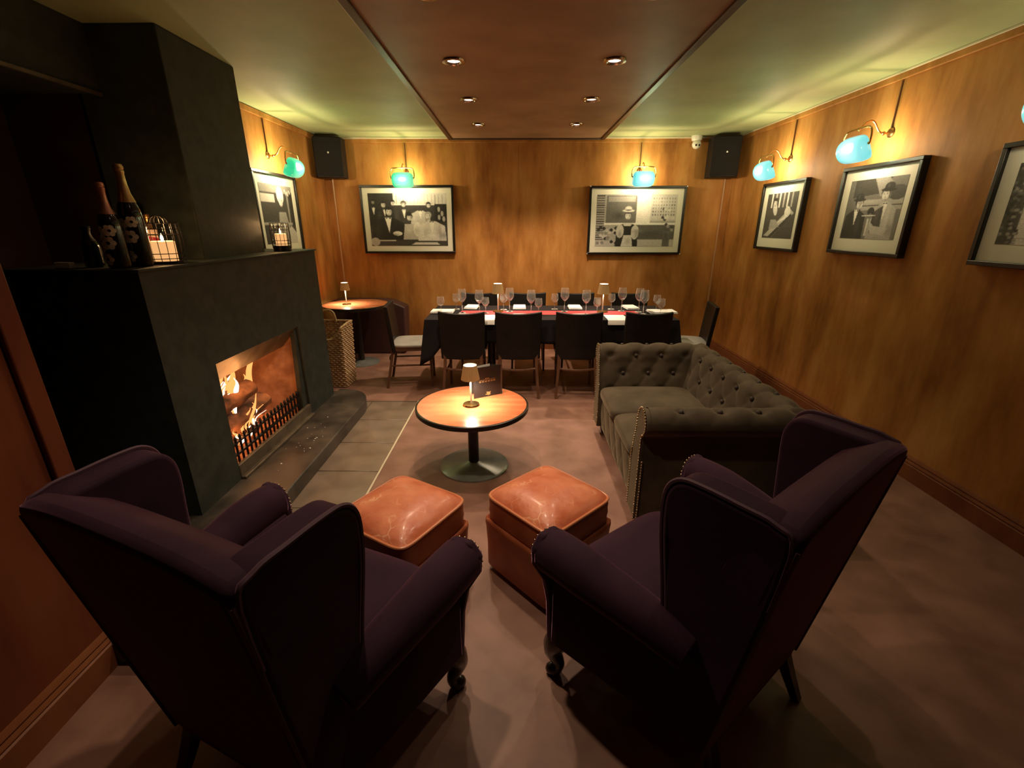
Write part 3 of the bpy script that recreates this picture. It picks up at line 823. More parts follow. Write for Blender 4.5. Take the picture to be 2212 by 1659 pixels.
# ------------------------------------------------------------------ dining table, cloth, settings
TX0, TX1, TY0, TY1, TZ = -.82, 1.45, 4.02, 4.78, .70
dt = thing('dining_table', 'long dining table hidden under the black cloth', 'table', ((TX0+TX1)/2, (TY0+TY1)/2, 0))
hx, hy = (TX1-TX0)/2, (TY1-TY0)/2
b = BM(); box(b, -hx+.01, hx-.01, -hy+.01, hy-.01, TZ-.035, TZ-.006); obj('table_top', b, M_CHWOOD, dt)
for x in (-hx*.495, hx*.495):
    b = BM(); lathe(b, [(.04,.02),(.04,TZ-.035)], 16); obj('column', b, M_STEELB, dt, loc=(x,0,0))
    b = BM(); box(b, -.03, .03, -.28, .28, 0, .03); obj('foot', b, M_STEELB, dt, loc=(x,0,0), bevel=.006)
b = BM()
# cloth: top plus hanging skirt with folds and dropping corners
per = []
NS = 44
for k in range(NS): per.append((-hx + 2*hx*k/NS, -hy))
for k in range(18): per.append((hx, -hy + 2*hy*k/18))
for k in range(NS): per.append((hx - 2*hx*k/NS, hy))
for k in range(18): per.append((-hx, hy - 2*hy*k/18))
n = len(per); rows = []
for j in range(8):
    v = j / 7; row = []
    for k, (x, y) in enumerate(per):
        cd_ = min(abs(abs(x) - hx), hx) + min(abs(abs(y) - hy), hy)
        corner = max(0, 1 - cd_ / .16)
        drop = .215 + .20 * corner
        nx = (1 if x >= hx - 1e-6 else -1 if x <= -hx + 1e-6 else 0); ny = (1 if y >= hy - 1e-6 else -1 if y <= -hy + 1e-6 else 0)
        off = (.006 + .012 * math.sin(k * .9) + .01 * math.sin(k * .37)) * v + .05 * v * corner
        row.append(b.verts.new((x + nx * max(.002, off + .004), y + ny * max(.002, off + .004), TZ - .002 - drop * v)))
    rows.append(row)
for a, c in zip(rows, rows[1:]):
    for k in range(n): b.faces.new((a[k], a[(k+1) % n], c[(k+1) % n], c[k]))
b.faces.new(rows[0])
cl = obj('tablecloth', b, M_CLOTH, loc=((TX0+TX1)/2, (TY0+TY1)/2, .0), solid=.003)
tag(cl, 'black cloth draped over the long dining table', 'tablecloth')
TT = TZ + .0005
b = BM(); box(b, TX0 + .28, TX1 - .28, 4.26, 4.46, TT, TT + .0015)
tag(obj('table_runner', b, M_RUNNER), 'red runner laid along the middle of the black tablecloth', 'table runner')
TT += .0015
def wine(name, h, rb, rim, label, loc, group):
    t = thing(name, label, 'glass', loc, 0, group)
    b = BM(); sh = h * .45
    lathe(b, [(0,0),(.033,0),(.033,.002),(.010,.006),(.0035,.012),(.003,sh*.6),(.0045,sh),(.02,sh+h*.05),(rb,sh+h*.2),(rb*.98,sh+h*.32),(rim,h),
              (rim-.0012,h),(rb*.98-.0015,sh+h*.32),(rb-.0015,sh+h*.2),(.019,sh+h*.06),(0,sh+h*.03)], 24, close=False)
    obj('bowl_and_stem', b, M_GLASS, t)
    return t
ords = ['first','second','third','fourth','fifth','sixth','seventh','eighth','ninth','tenth']
LG = [(999,676,.23),(1036,679,.225),(1101,673,.225),(1147,679,.225),(1219,673,.23),(1265,679,.225),(1342,672,.22),(1379,674,.22),(1389,679,.22)]
SG = [(953,676,.15),(986,668,.155),(1049,677,.14),(1088,669,.145),(1163,680,.145),(1198,668,.16),(1289,678,.145),(1320,668,.155),(1417,671,.155),(1426,681,.155)]
big = None; small = None
for k, (x, y, h) in enumerate(LG):
    p = atz(x, y, TT); lab = f'tall wine glass on the black cloth, {ords[k]} tall one from the left end'
    if big is None: big = wine('wine_glass', .225, .041, .033, lab, (p.x, p.y, TT), 'wine glasses on the dining table')
    else: dup(big, (p.x, p.y, TT), k, lab)
for k, (x, y, h) in enumerate(SG):
    p = atz(x, y, TT); lab = f'short stemmed water glass on the black cloth, {ords[k]} short one from the left end'
    if small is None: small = wine('water_glass', .152, .035, .030, lab, (p.x, p.y, TT), 'water glasses on the dining table')
    else: dup(small, (p.x, p.y, TT), k, lab)
for (x, y, lab) in ((1076, 673, 'small gold-shaded lamp on the dining table, left of the pair'), (1301, 674, 'small gold-shaded lamp on the dining table, right of the pair')):
    p = atz(x, y, TT); table_lamp(lab, (p.x, p.y, TT), .27, 'little table lamps', .8)
# napkins: folded rectangles
NP = [(1018, 669, .15, .22, 'third', 0), (1122, 669, .13, .22, 0, 0), (1240, 669, .14, .22, 0, 0), (1358, 669, .15, .22, 0, 0)]
nap0 = None
def napkin(loc, sx, sy, rz, lab):
    global nap0
    t = thing('napkin', lab, 'napkin', loc, rz, 'white napkins on the dining table')
    b = BM(); box(b, -sx/2, sx/2, -sy/2, sy/2, 0, .009); obj('lower_fold', b, M_WHITE, t, bevel=.004)
    b = BM(); box(b, -sx/2+.004, sx/2-.002, -sy/2+.004, sy/2-.003, .009, .019); obj('upper_fold', b, M_WHITE, t, bevel=.004)
    return t
od = ['leftmost', 'second from left', 'third from left', 'rightmost']
for k, x in enumerate((1020, 1122, 1240, 1358)):
    p = atz(x, 663, TT); napkin((p.x, 4.625, TT), .13, .2, (-.1, 0, 0, .1)[k], f'folded white napkin along the wall side of the dining table, {od[k]}')
for k, x in enumerate((1008, 1124, 1250, 1376)):
    p = atz(x, 680, TT); napkin((p.x, 4.13, TT), .15, .17, (.05, 0, -.03, .08)[k], f'folded white napkin along the near side of the dining table, {od[k]}')
p = atz(958, 672, TT); napkin((p.x, 4.38, TT), .22, .16, 0, 'folded white napkin at the left end of the dining table')
p = atz(1424, 672, TT); napkin((p.x, 4.38, TT), .26, .17, 0, 'folded white napkin at the right end of the dining table')
def paper(xa, xb, lab, txt=None):
    a, c = atz(xa, 684, TT), atz(xb, 684, TT)
    x0, x1 = a.x, c.x
    t = thing('paper_sheet', lab, 'paper', (x0, TY0 - .02, TT), 0, 'white paper sheets on the dining table'); w = x1 - x0
    b = BM()
    prof = [(.23, .003), (.02, .003), (-.004, .001), (-.008, -.006), (-.013, -.04)]
    prism(b, prof + [(u - .0008, v - .0008) for u, v in prof[::-1]], lambda u, v, q: Vector((q, u, v)), 0, w)
    obj('sheet', b, M_PAPER, t)
    if txt:
        cu = bpy.data.curves.new('handwriting', 'FONT'); cu.body = txt; cu.size = .034; cu.extrude = .0002; cu.materials.append(M_INK)
        tmp = bpy.data.objects.new('handwriting_curve', cu); COL.objects.link(tmp)
        me_h = bpy.data.meshes.new_from_object(tmp.evaluated_get(bpy.context.evaluated_depsgraph_get()))
        bpy.data.objects.remove(tmp)
        me_o = bpy.data.objects.new('handwriting', me_h); COL.objects.link(me_o); me_o.parent = t
        me_o.location = (.012, -.0135, -.036); me_o.rotation_euler = (R(90), 0, 0)
paper(1044, 1070, 'white paper sheet with pen marks hanging over the table edge, between the two left chairs', 'R2')
paper(1306, 1350, 'blank white paper sheet at the table edge, right of the third chair')

# dining chairs
def dining_chair(label, loc, rz, group):
    t = thing('dining_chair', label, 'chair', loc, rz, group)
    b = BM(); cushion(b, .205, .205, .030, n=8, m=4, exp=5, puff=.25, fn=lambda p: Vector((p.x, p.y, p.z + .415))); obj('seat', b, M_SEATG, t)
    b = BM(); prism(b, [(-.19,-.18),(.19,-.18),(.19,.19),(-.19,.19)], lambda u, v, z: Vector((u, v, z)), .365, .405); obj('seat_frame', b, M_CHWOOD, t, bevel=.006)
    b = BM()
    def cb(u, v, f):
        x = .205 * (2*u - 1) * (.96 + .04 * v); q = (2*u - 1) ** 2
        return Vector((x, -.200 - .045*v + .030*q + (.018 if f else -.018), .355 + .42*v + .018*q*v))
    NU, NV = 12, 6
    A_ = [[b.verts.new(cb(i/NU, j/NV, False)) for j in range(NV+1)] for i in range(NU+1)]
    B_ = [[b.verts.new(cb(i/NU, j/NV, True)) for j in range(NV+1)] for i in range(NU+1)]
    for i in range(NU):
        for j in range(NV):
            b.faces.new((A_[i][j], A_[i][j+1], A_[i+1][j+1], A_[i+1][j])); b.faces.new((B_[i][j], B_[i+1][j], B_[i+1][j+1], B_[i][j+1]))
        b.faces.new((A_[i][0], A_[i+1][0], B_[i+1][0], B_[i][0])); b.faces.new((A_[i][NV], B_[i][NV], B_[i+1][NV], A_[i+1][NV]))
    for j in range(NV):
        b.faces.new((A_[0][j], B_[0][j], B_[0][j+1], A_[0][j+1])); b.faces.new((A_[NU][j], A_[NU][j+1], B_[NU][j+1], B_[NU][j]))
    obj('backrest', b, M_BLKLEATHER, t, bevel=.009, seg=3)
    for s in (-1, 1):
        b = BM(); tube(b, smooth([(s*.165,-.185,.42),(s*.165,-.20,.30),(s*.185,-.26,0)], 4), [.017]*9, 4); obj('leg', b, M_CHWOOD, t)
        b = BM(); tube(b, [(s*.165,.165,.40),(s*.17,.17,0)], [.019,.014], 4); obj('leg', b, M_CHWOOD, t)
    b = BM(); tube(b, smooth([(-.165,-.205,.27),(-.08,-.23,.266),(0,-.238,.264),(.08,-.23,.266),(.165,-.205,.27)], 4), .011, 6); obj('stretcher', b, M_CHWOOD, t)
    for s in (-1, 1):
        b = BM(); tube(b, [(s*.168,-.21,.22),(s*.168,.165,.22)], .009, 6); obj('stretcher', b, M_CHWOOD, t)
    return t
nm = ['leftmost', 'second from the left', 'third from the left', 'rightmost']
xs = [aty(px, 685, 3.9).x for px in (996, 1119, 1254, 1404)]
c0 = None
for k, x in enumerate(xs):
    lab = f'black leather dining chair in the near row, {nm[k]}, back to the viewer'
    if c0 is None: c0 = dining_chair(lab, (x, 4.135, 0), 0, 'dining chairs along the near side of the table')
    else: dup(c0, (x, 4.135, 0), (0, .02, -.03, .0)[k], lab)
for k, px in enumerate((1035, 1140, 1245, 1362)):
    x = aty(px, 650, 5.05).x
    dup(c0, (x, 4.90, 0), PI, f'black leather dining chair on the wall side of the table, {nm[k]}', 'dining chairs along the wall side of the table')
dup(c0, (-1.01, 4.36, 0), -PI/2 + .12, 'dining chair with grey seat at the left end of the dining table', 'dining chairs at the table ends')
dup(c0, (1.66, 4.38, 0), PI/2 - .2, 'dining chair at the right end of the dining table, behind the sofa', 'dining chairs at the table ends')

# ------------------------------------------------------------------ corner table, bench, lamp, basket
ctc = atz(752, 652, .70)
CT = (-1.78, 5.02, 0)
pedestal('round pedestal table in the left back corner under a small lamp', CT, .36, .675, .2)
table_lamp('small brass lamp on the round table in the left back corner', (-1.865, 4.98, .677), .235, 'little table lamps', 4.5)
b = BM()
prism(b, [(-2.19,0),(-1.42,0),(-1.36,.02),(-1.33,.57),(-1.50,.645),(-1.60,.655),(-2.19,.655)], lambda u, v, t: Vector((u, t, v)), 5.40, 5.62)
bn = obj('bench', b, M_BENCH, bevel=.015); tag(bn, 'dark maroon upholstered bench end beneath the corner table', 'bench')

bk = thing('log_basket', 'tall wicker log basket with cut-away front beside the fireplace', 'basket', (-1.80, 4.28, 0), R(-4))
BW, BD = .165, .12
def per_pt(u, z, off=0):
    k = 1 - .0 * z; w, d = BW * (.93 + .12 * z / .6), BD * (.93 + .12 * z / .6)
    P = 4 * (w + d); s = (u % 1) * P
    r = .02
    segs = [((-w, -d), (w, -d), (0, -1)), ((w, -d), (w, d), (1, 0)), ((w, d), (-w, d), (0, 1)), ((-w, d), (-w, -d), (-1, 0))]
    for a, c, nrm in segs:
        L_ = math.hypot(c[0]-a[0], c[1]-a[1])
        if s <= L_:
            t = s / L_; return Vector((a[0] + (c[0]-a[0])*t + nrm[0]*off, a[1] + (c[1]-a[1])*t + nrm[1]*off, z))
        s -= L_
    return Vector((-w, -d, z))
NSK = 44
front = BW / (2 * (BW + BD))
def ztop(u):
    u = u % 1
    if u < front: 
        t = u / front
        return .50 - .03 * math.sin(PI * t) + (.0 if t < .75 else .09 * (t - .75) / .25)
    if u < .5: return .59 + .02 * min(1, (u - front) * 8)
    return .61
b = BM()
for k in range(NSK):
    u = k / NSK; zt = ztop(u)
    tube(b, [per_pt(u, z) for z in (0.005, zt * .5, zt)], .005, 5)
for j in range(30):
    z = .012 + j * .0202
    seg = []; N_ = NSK * 4
    def flush():
        if len(seg) > 2: tube(b, list(seg), .0075, 5)
        seg.clear()
    for i in range(N_ + 1):
        u = i / N_
        if z > ztop(u) - .005: flush(); continue
        seg.append(per_pt(u, z, .007 * math.cos(PI * (u * NSK + j))))
    flush()
wv_ = obj('weave', b, M_WICKER, bk); wv_['kind'] = 'stuff'
b = BM(); tube(b, [per_pt(i / 160, ztop(i / 160) + .004) for i in range(160)], .011, 6, closed=True); obj('rim', b, M_WICKER, bk)
b = BM(); tube(b, smooth([(-.15,.12,.60),(-.14,.12,.68),(-.06,.12,.715),(.0,.12,.69),(.02,.12,.60)], 6), .011, 6); obj('handle', b, M_WICKER, bk)
b = BM(); box(b, -BW+.01, BW-.01, -BD+.01, BD-.01, .004, .012); obj('bottom', b, M_WICKER, bk)

# ------------------------------------------------------------------ loudspeakers and camera
def speaker(label, loc, rz):
    t = thing('loudspeaker', label, 'speaker', loc, rz, 'corner loudspeakers')
    b = BM(); prism(b, [(-.13,-.11),(.13,-.11),(.17,.06),(.10,.12),(-.10,.12),(-.17,.06)], lambda u, v, z: Vector((u, -v * -1, z)), 0, .40)
    obj('cabinet', b, M_SPKB, t, bevel=.008)
    b = BM()
    prism(b, [(-.14,-.115),(-.07,-.128),(0,-.132),(.07,-.128),(.14,-.115),(.14,-.105),(-.14,-.105)], lambda u, v, z: Vector((u, v, z)), .012, .388)
    obj('grille', b, M_SPK, t, bevel=.004)
    b = BM(); lathe(b, [(0,0),(.009,0),(.009,.004),(0,.004)], 16, M=Matrix.Translation((.005,-.132,.24)) @ Matrix.Rotation(R(90),4,'X')); obj('badge', b, M_LOGO, t)
    b = BM(); box(b, -.03, .03, .11, .19, .17, .23); obj('bracket', b, M_SPKB, t)
    return t
speaker('black loudspeaker hung high in the left back corner', (-2.035, 5.45, 1.985), R(14))
speaker('black loudspeaker hung high in the right back corner', (2.235, 5.45, 1.985), R(-14))
ca = thing('security_camera', 'small white security camera with two dark lenses under the ceiling', 'camera', (1.97, 5.60, ZC))
b = BM(); lathe(b, [(0,0),(.055,0),(.055,-.035),(.045,-.05),(0,-.05)], 28); obj('mount', b, M_CAM, ca)
b = BM(); ball(b, (0,-.015,-.085), .048, 24); obj('dome', b, M_CAM, ca)
for s in (-1, 1):
    b = BM(); ball(b, (s*.017,-.056,-.098), .0115, 12); obj('lens', b, M_BLK, ca)

# ------------------------------------------------------------------ framed pictures (generic monochrome prints painted per vertex)
class Art:
    def __init__(s, w, h, bg=.1):
        s.w, s.h = w, h; s.a = np.full((h, w), bg, float)
        s.X, s.Y = np.meshgrid((np.arange(w) + .5) / w, 1 - (np.arange(h) + .5) / h)
    def ell(s, cx, cy, rx, ry, v, rot=0):
        dx, dy = s.X - cx, s.Y - cy; c, q = math.cos(rot), math.sin(rot)
        s.a[((dx*c + dy*q) / rx) ** 2 + ((-dx*q + dy*c) / ry) ** 2 < 1] = v
    def poly(s, pts, v):
        ins = np.zeros_like(s.a, bool); n = len(pts)
        for i in range(n):
            (x1, y1), (x2, y2) = pts[i], pts[(i+1) % n]
            if y1 == y2: continue
            cr = ((s.Y >= min(y1, y2)) & (s.Y < max(y1, y2))) & (s.X < (x2 - x1) * (s.Y - y1) / (y2 - y1) + x1)
            ins ^= cr
        s.a[ins] = v
    def rect(s, x0, x1, y0, y1, v): s.poly([(x0,y0),(x1,y0),(x1,y1),(x0,y1)], v)
    def soft(s, cx, cy, rx, ry, v, soft=.5, al=1.0):
        d = np.sqrt(((s.X - cx) / rx) ** 2 + ((s.Y - cy) / ry) ** 2)
        m = np.clip((1 - d) / soft, 0, 1) * al
        s.a = s.a * (1 - m) + v * m
    def face(s, x, y, r, hair=.03, skin=.72, up=False, turn=0):
        q = .68 if s.w > 150 else .86      # heads are taller than wide in the print
        R_ = r * q
        s.soft(x, y + r*.30, R_*1.12, r*1.12, hair, .12)
        if up: s.soft(x - R_*.1, y + r*1.25, R_*.85, r*.75, hair, .25)
        s.soft(x + turn*R_*.12, y - r*.12, R_*.86, r*1.08, skin, .16)
        s.soft(x + R_*(.55 - .3*turn), y - r*.1, R_*.42, r*.9, skin*.5, .9, .75)
        s.soft(x, y - r*1.0, R_*.7, r*.3, skin*.45, .9, .8)
        s.soft(x - R_*.15, y + r*.5, R_*.5, r*.28, min(1, skin*1.15), .9, .6)
        for e in (-.36, .36):
            ex = x + (e + turn*.16) * R_
            s.soft(ex, y + r*.06, R_*.24, r*.15, skin*.25, .9, .85); s.soft(ex, y + r*.05, R_*.10, r*.08, .03, .6, .9)
            s.soft(ex, y + r*.24, R_*.28, r*.07, hair + .08, .7, .8)
        s.soft(x + turn*R_*.22 + R_*.07, y - r*.22, R_*.09, r*.26, skin*.5, .9, .7)
        s.soft(x + turn*.16*R_, y - r*.58, R_*.30, r*.085, skin*.22, .7, .85)
        s.soft(x, y + r*.80, R_*.98, r*.42, hair, .35)
    def suit(s, x, top, w, bottom, v=.05, shirt=.9, tie=True):
        s.poly([(x-w*.28,top),(x+w*.28,top),(x+w,top-w*.55),(x+w*1.1,bottom),(x-w*1.1,bottom),(x-w,top-w*.55)], v)
        s.poly([(x-w*.22,top),(x+w*.22,top),(x+w*.02,top-w*1.5)], shirt)
        s.soft(x - w*.7, top - w*1.3, w*.4, w*1.2, v + .09, .9, .6); s.soft(x + w*.62, top - w*1.4, w*.16, w*1.3, v * .5, .9, .7)
        if tie: s.poly([(x-w*.16,top-w*.02),(x+w*.16,top-w*.16),(x+w*.16,top-w*.02),(x-w*.16,top-w*.16)], .03)
    def finish(s, blur=1, noise=.05, seed=1):
        a = s.a
        for _ in range(blur):
            p = np.pad(a, 1, mode='edge'); a = (p[:-2,1:-1] + p[2:,1:-1] + p[1:-1,:-2] + p[1:-1,2:] + 2*p[1:-1,1:-1]) / 6
        r = np.random.default_rng(seed); a = a + r.normal(0, noise, a.shape) * (.3 + a)
        return np.clip(a, .0, 1.0) ** 1.5 * .94 + .004
def m_print():
    m = bpy.data.materials.new('monochrome_print'); m.use_nodes = True
    N = m.node_tree.nodes; b_ = N['Principled BSDF']; b_.inputs['Roughness'].default_value = .55; b_.inputs['Coat Weight'].default_value = .08; b_.inputs['Coat Roughness'].default_value = .05
    at = N.new('ShaderNodeVertexColor'); at.layer_name = 'print'
    m.node_tree.links.new(at.outputs[0], b_.inputs['Base Color']); return m
M_PRINT = m_print()
def print_obj(art, w, h, parent, loc, tint=(1, .97, .90)):
    H, Wd = art.shape
    xs_ = np.linspace(-w/2, w/2, Wd + 1); zs_ = np.linspace(h/2, -h/2, H + 1)
    X, Z = np.meshgrid(xs_, zs_)
    co = np.stack([X, np.zeros_like(X), Z], -1).reshape(-1, 3)
    idx = np.arange((H+1)*(Wd+1)).reshape(H+1, Wd+1)
    q = np.stack([idx[:-1,:-1], idx[1:,:-1], idx[1:,1:], idx[:-1,1:]], -1).reshape(-1, 4)
    me = bpy.data.meshes.new('print')
    me.from_pydata(co.tolist(), [], q.tolist())
    ca_ = me.color_attributes.new('print', 'FLOAT_COLOR', 'CORNER')
    lum = np.repeat(art.reshape(-1), 4)
    rgba = np.stack([lum*tint[0], lum*tint[1], lum*tint[2], np.ones_like(lum)], -1).astype(np.float32)
    ca_.data.foreach_set('color', rgba.reshape(-1))
    me.materials.append(M_PRINT)
    o = bpy.data.objects.new('print', me); COL.objects.link(o); o.parent = parent; o.location = loc
    return o
def picture(label, loc, rz, w, h, art, depth=.045, mw=.075, fwid=.024, pins=False, mount=True, mb=None):
    """local: x along the wall, -y out of the wall, origin at the centre on the wall"""
    t = thing('framed_picture', label, 'picture', loc, rz, 'framed monochrome photographs')
    b = BM(); W2, H2 = w/2, h/2; f = fwid
    for (x0, x1, z0, z1) in ((-W2,W2,H2-f,H2),(-W2,W2,-H2,-H2+f),(-W2,-W2+f,-H2+f,H2-f),(W2-f,W2,-H2+f,H2-f)):
        box(b, x0, x1, -depth, 0, z0, z1)
    obj('frame', b, M_FRAME, t, bevel=.003)
    b = BM(); box(b, -W2+f*.5, W2-f*.5, -depth*.55, -depth*.3, -H2+f*.5, H2-f*.5); obj('mount', b, M_MOUNT, t)
    mb = mb or mw
    ih = h - 2*f - mw - mb
    print_obj(art, w - 2*f - 2*mw, ih, t, (0, -depth*.55 - .0012, (mb - mw) / 2))
    if pins:
        for sx in (-1, 1):
            for sz in (-1, 1):
                b = BM(); ball(b, (sx*(W2-.002), -depth-.002, sz*(H2-.006)), .008, 10); obj('corner_stud', b, M_LOGO, t)
    return t
# back wall, left: a crowd in evening dress at a table
A = Art(190, 130, .10)
A.rect(.32, 1, .78, 1, .80)
for k in range(14): A.rect(.36 + k*.045, .366 + k*.045, .80, .97, .45)
A.rect(0, .32, .55, 1, .07); A.rect(.85, 1, .45, .8, .05)
for x, y in ((.90,.70),(.94,.62),(.90,.55),(.96,.52)): A.ell(x, y, .018, .05, .6)
A.suit(.06, .74, .10, .4, .05); A.face(.06, .84, .035, skin=.45)
A.suit(.45, .70, .12, .3, .12); A.face(.45, .80, .05)
A.suit(.20, .70, .09, .4, .07); A.face(.19, .79, .05); A.face(.31, .82, .045, turn=1)
A.suit(.66, .68, .12, .3, .70, .9); A.face(.77, .78, .045, skin=.8)
A.suit(.24, .55, .20, .12, .045); A.face(.255, .66, .068)
A.poly([(.45,.42),(.60,.42),(.68,.12),(.42,.12)], .62); A.ell(.61, .32, .05, .14, .85); A.face(.515, .55, .058, up=True)
A.suit(.80, .48, .17, .1, .78, .92); A.face(.76, .58, .060, hair=.5, skin=.8)
A.ell(.35, .24, .06, .045, .85); A.ell(.72, .24, .03, .06, .8); A.rect(0, 1, 0, .10, .12); A.rect(.1, .32, .09, .115, .7); A.poly([(.52,.02),(.9,.02),(.86,.07),(.58,.07)], .75); A.ell(.05, .08, .06, .08, .6)
for (cx_, cy_, rx_, ry_, v_) in ((.60,.30,.05,.10,.55),(.72,.28,.05,.14,.62),(.88,.26,.05,.16,.55),(.80,.20,.10,.05,.95),(.30,.20,.10,.06,.015),(.50,.30,.05,.08,.8),(.95,.2,.06,.1,.3),(.62,.90,.3,.10,.95),(.40,.60,.05,.2,.04)):
    A.soft(cx_, cy_, rx_, ry_, v_, .9, .6)
artA = A.finish(1, .05, 1)
# back wall, right: a hatted woman outside a shop window
A = Art(190, 130, .55)
A.rect(.12, .50, .45, .98, .28); A.rect(.14, .48, .86, .96, .5); A.rect(.50, .68, .2, 1, .9); A.rect(.68, 1, .5, 1, .72)
for i in range(9):
    for j in range(6): A.rect(.70 + i*.033, .715 + i*.033, .60 + j*.062, .63 + j*.062, .45 if (i*j) % 3 else .3)
for j in range(22): A.rect(0, .10, .04 + j*.044, .058 + j*.044, .12); 
A.rect(.10, 1, .42, .46, .92); A.rect(.45, 1, .14, .42, .22); A.rect(.45, 1, 0, .14, .68); A.rect(0, .45, 0, .12, .62)
for k in range(30):
    rr_ = random.Random(k); A.ell(rr_.uniform(0,.28), rr_.uniform(.02,.38), .022, .03, rr_.choice((.08,.7,.4)))
for k in range(16):
    rr_ = random.Random(k + 50); A.ell(rr_.uniform(.83,.97), rr_.uniform(.3,.75), .018, .03, rr_.choice((.15,.8,.5)))
A.rect(.86, .95, 0, .3, .3)
A.suit(.40, .46, .13, 0, .06, .06, False); A.ell(.31, .30, .05, .13, .75); A.ell(.50, .28, .05, .14, .75); A.poly([(.33,.46),(.47,.46),(.44,.40),(.36,.40)], .8)
A.face(.40, .60, .066, hair=.2, skin=.86); A.soft(.40, .695, .085, .03, .82, .2); A.soft(.40, .735, .048, .05, .78, .2); A.soft(.40, .705, .05, .012, .12, .4)
A.poly([(.36,.22),(.46,.22),(.48,0),(.33,0)], .78)
for (cx_, cy_, rx_, ry_, v_) in ((.60,.7,.10,.3,1.0),(.75,.85,.2,.15,1.0),(.28,.6,.10,.1,.12),(.55,.3,.12,.06,.35),(.70,.25,.2,.08,.14),(.31,.24,.03,.10,.35),(.52,.24,.03,.10,.4),(.42,.1,.05,.1,.5),(.90,.2,.06,.2,.12)):
    A.soft(cx_, cy_, rx_, ry_, v_, .9, .6)
artB = A.finish(1, .05, 2)
# right wall, far: a reclining figure in lamplight
A = Art(120, 110, .16)
for k in range(6): A.rect(.15 + .13*k, .20 + .13*k, .68, 1, (.75, .5)[k % 2])
A.poly([(.05,.05),(.35,.02),(.95,.55),(.80,.65)], .62); A.poly([(.2,.02),(.34,.02),(.9,.5),(.86,.54)], .12)
A.poly([(.22,.42),(.40,.42),(.55,.25),(.2,.2)], .5); A.ell(.32, .66, .07, .16, .7, .3); A.face(.30, .80, .07, turn=-1); A.soft(.30, .875, .10, .03, .08, .3)
A.ell(.74, .58, .09, .12, .8); A.poly([(.45,.35),(.75,.52),(.70,.42)], .85)
artC = A.finish(1, .06, 3)
# right wall, middle: two men in hats
A = Art(130, 120, .30)
A.poly([(.1,.7),(.6,.75),(.75,1),(.1,1)], .12); A.poly([(.45,1),(.7,1),(.85,.8),(.6,.7)], .45); A.rect(.3, 1, .48, .66, .5); A.rect(.3, 1, .55, .57, .12)
A.ell(.88, .75, .15, .12, .15)
A.suit(.22, .50, .19, 0, .07); A.face(.25, .60, .085, turn=1); A.soft(.245, .665, .13, .03, .05, .2); A.soft(.24, .71, .085, .07, .06, .15); A.soft(.22, .72, .03, .05, .2, .9, .7)
A.suit(.72, .60, .20, 0, .55, .8); A.poly([(.55,.45),(.70,.55),(.72,.1),(.55,.1)], .12); A.face(.70, .73, .088, turn=-1); A.soft(.725, .80, .14, .03, .04, .2); A.soft(.735, .85, .09, .075, .05, .15); A.soft(.71, .86, .03, .05, .2, .9, .7)
A.poly([(.52,.30),(.60,.22),(.86,.18),(.80,.06),(.56,.10)], .62); A.ell(.50, .46, .06, .07, .06); A.ell(.50, .38, .045, .05, .3); A.rect(.46, .50, .05, .34, .7)
A.rect(.35, .60, .385, .40, .8)
for (cx_, cy_, rx_, ry_, v_) in ((.82,.35,.10,.25,.75),(.62,.4,.06,.2,.2),(.12,.3,.10,.25,.02),(.3,.2,.06,.2,.16),(.9,.15,.1,.15,.35),(.45,.62,.2,.05,.6)):
    A.soft(cx_, cy_, rx_, ry_, v_, .9, .6)
artD = A.finish(1, .05, 4)
# right wall, near: tree trunk and snow
A = Art(120, 110, .80)
A.rect(.0, .16, 0, 1, .16)
for k in range(60):
    rr_ = random.Random(k + 9); A.ell(rr_.uniform(0,.17), rr_.uniform(0,1), .02, .02, rr_.choice((.08,.3,.5)))
A.rect(.16, 1, .07, .085, .5); A.rect(.16, 1, .70, .74, .6); A.suit(.6, .6, .15, .08, .1); A.face(.6, .7, .06)
artE = A.finish(1, .05, 5)
# left wall: pale-haired figure before dark panels
A = Art(120, 110, .12)
A.rect(0, 1, .86, 1, .42); A.rect(0, .42, .70, .84, .75); A.rect(.80, .86, .1, .86, .4); A.rect(0, 1, .32, .36, .55); A.rect(.90, 1, .30, .9, .06)
A.poly([(.50,.55),(.72,.55),(.84,.1),(.9,0),(.40,0)], .48); A.ell(.60, .83, .11, .15, .93); A.face(.60, .74, .09, hair=.9, skin=.92); A.poly([(.74,.25),(.86,.30),(1,.18),(1,0),(.7,0)], .7)
for i in range(90):
    t_ = i / 89; A.ell(.76 + .20 * t_, .885 + .032 * math.sin(t_ * 19) + .02 * math.cos(t_*7), .006, .012, .95)
artF = A.finish(1, .05, 6)

picture('wide framed photograph of a crowd in evening dress on the back wall', (-1.265, YB, 1.555), 0, 1.075, .75, artA, mw=.062)
picture('wide framed photograph with silver corner studs on right of back wall', (1.385, YB, 1.545), 0, 1.10, .75, artB, mw=.066, pins=True)
picture('smallest-looking framed photograph on right wall, nearest the back corner', (XR, 4.49, 1.575), -PI/2, .70, .60, artC, mw=.075, mb=.085)
picture('framed photograph of two men in hats on the right wall', (XR, 3.345, 1.595), -PI/2, .70, .59, artD, mw=.07, mb=.085)
picture('framed snowy photograph cut off by the right edge of the picture', (XR, 2.17, 1.59), -PI/2, .72, .58, artE, mw=.075, mb=.085)
picture('framed photograph of a pale-haired figure behind the chimney on left wall', (XL, 4.42, 1.59), PI/2, .78, .70, artF, mw=.075)

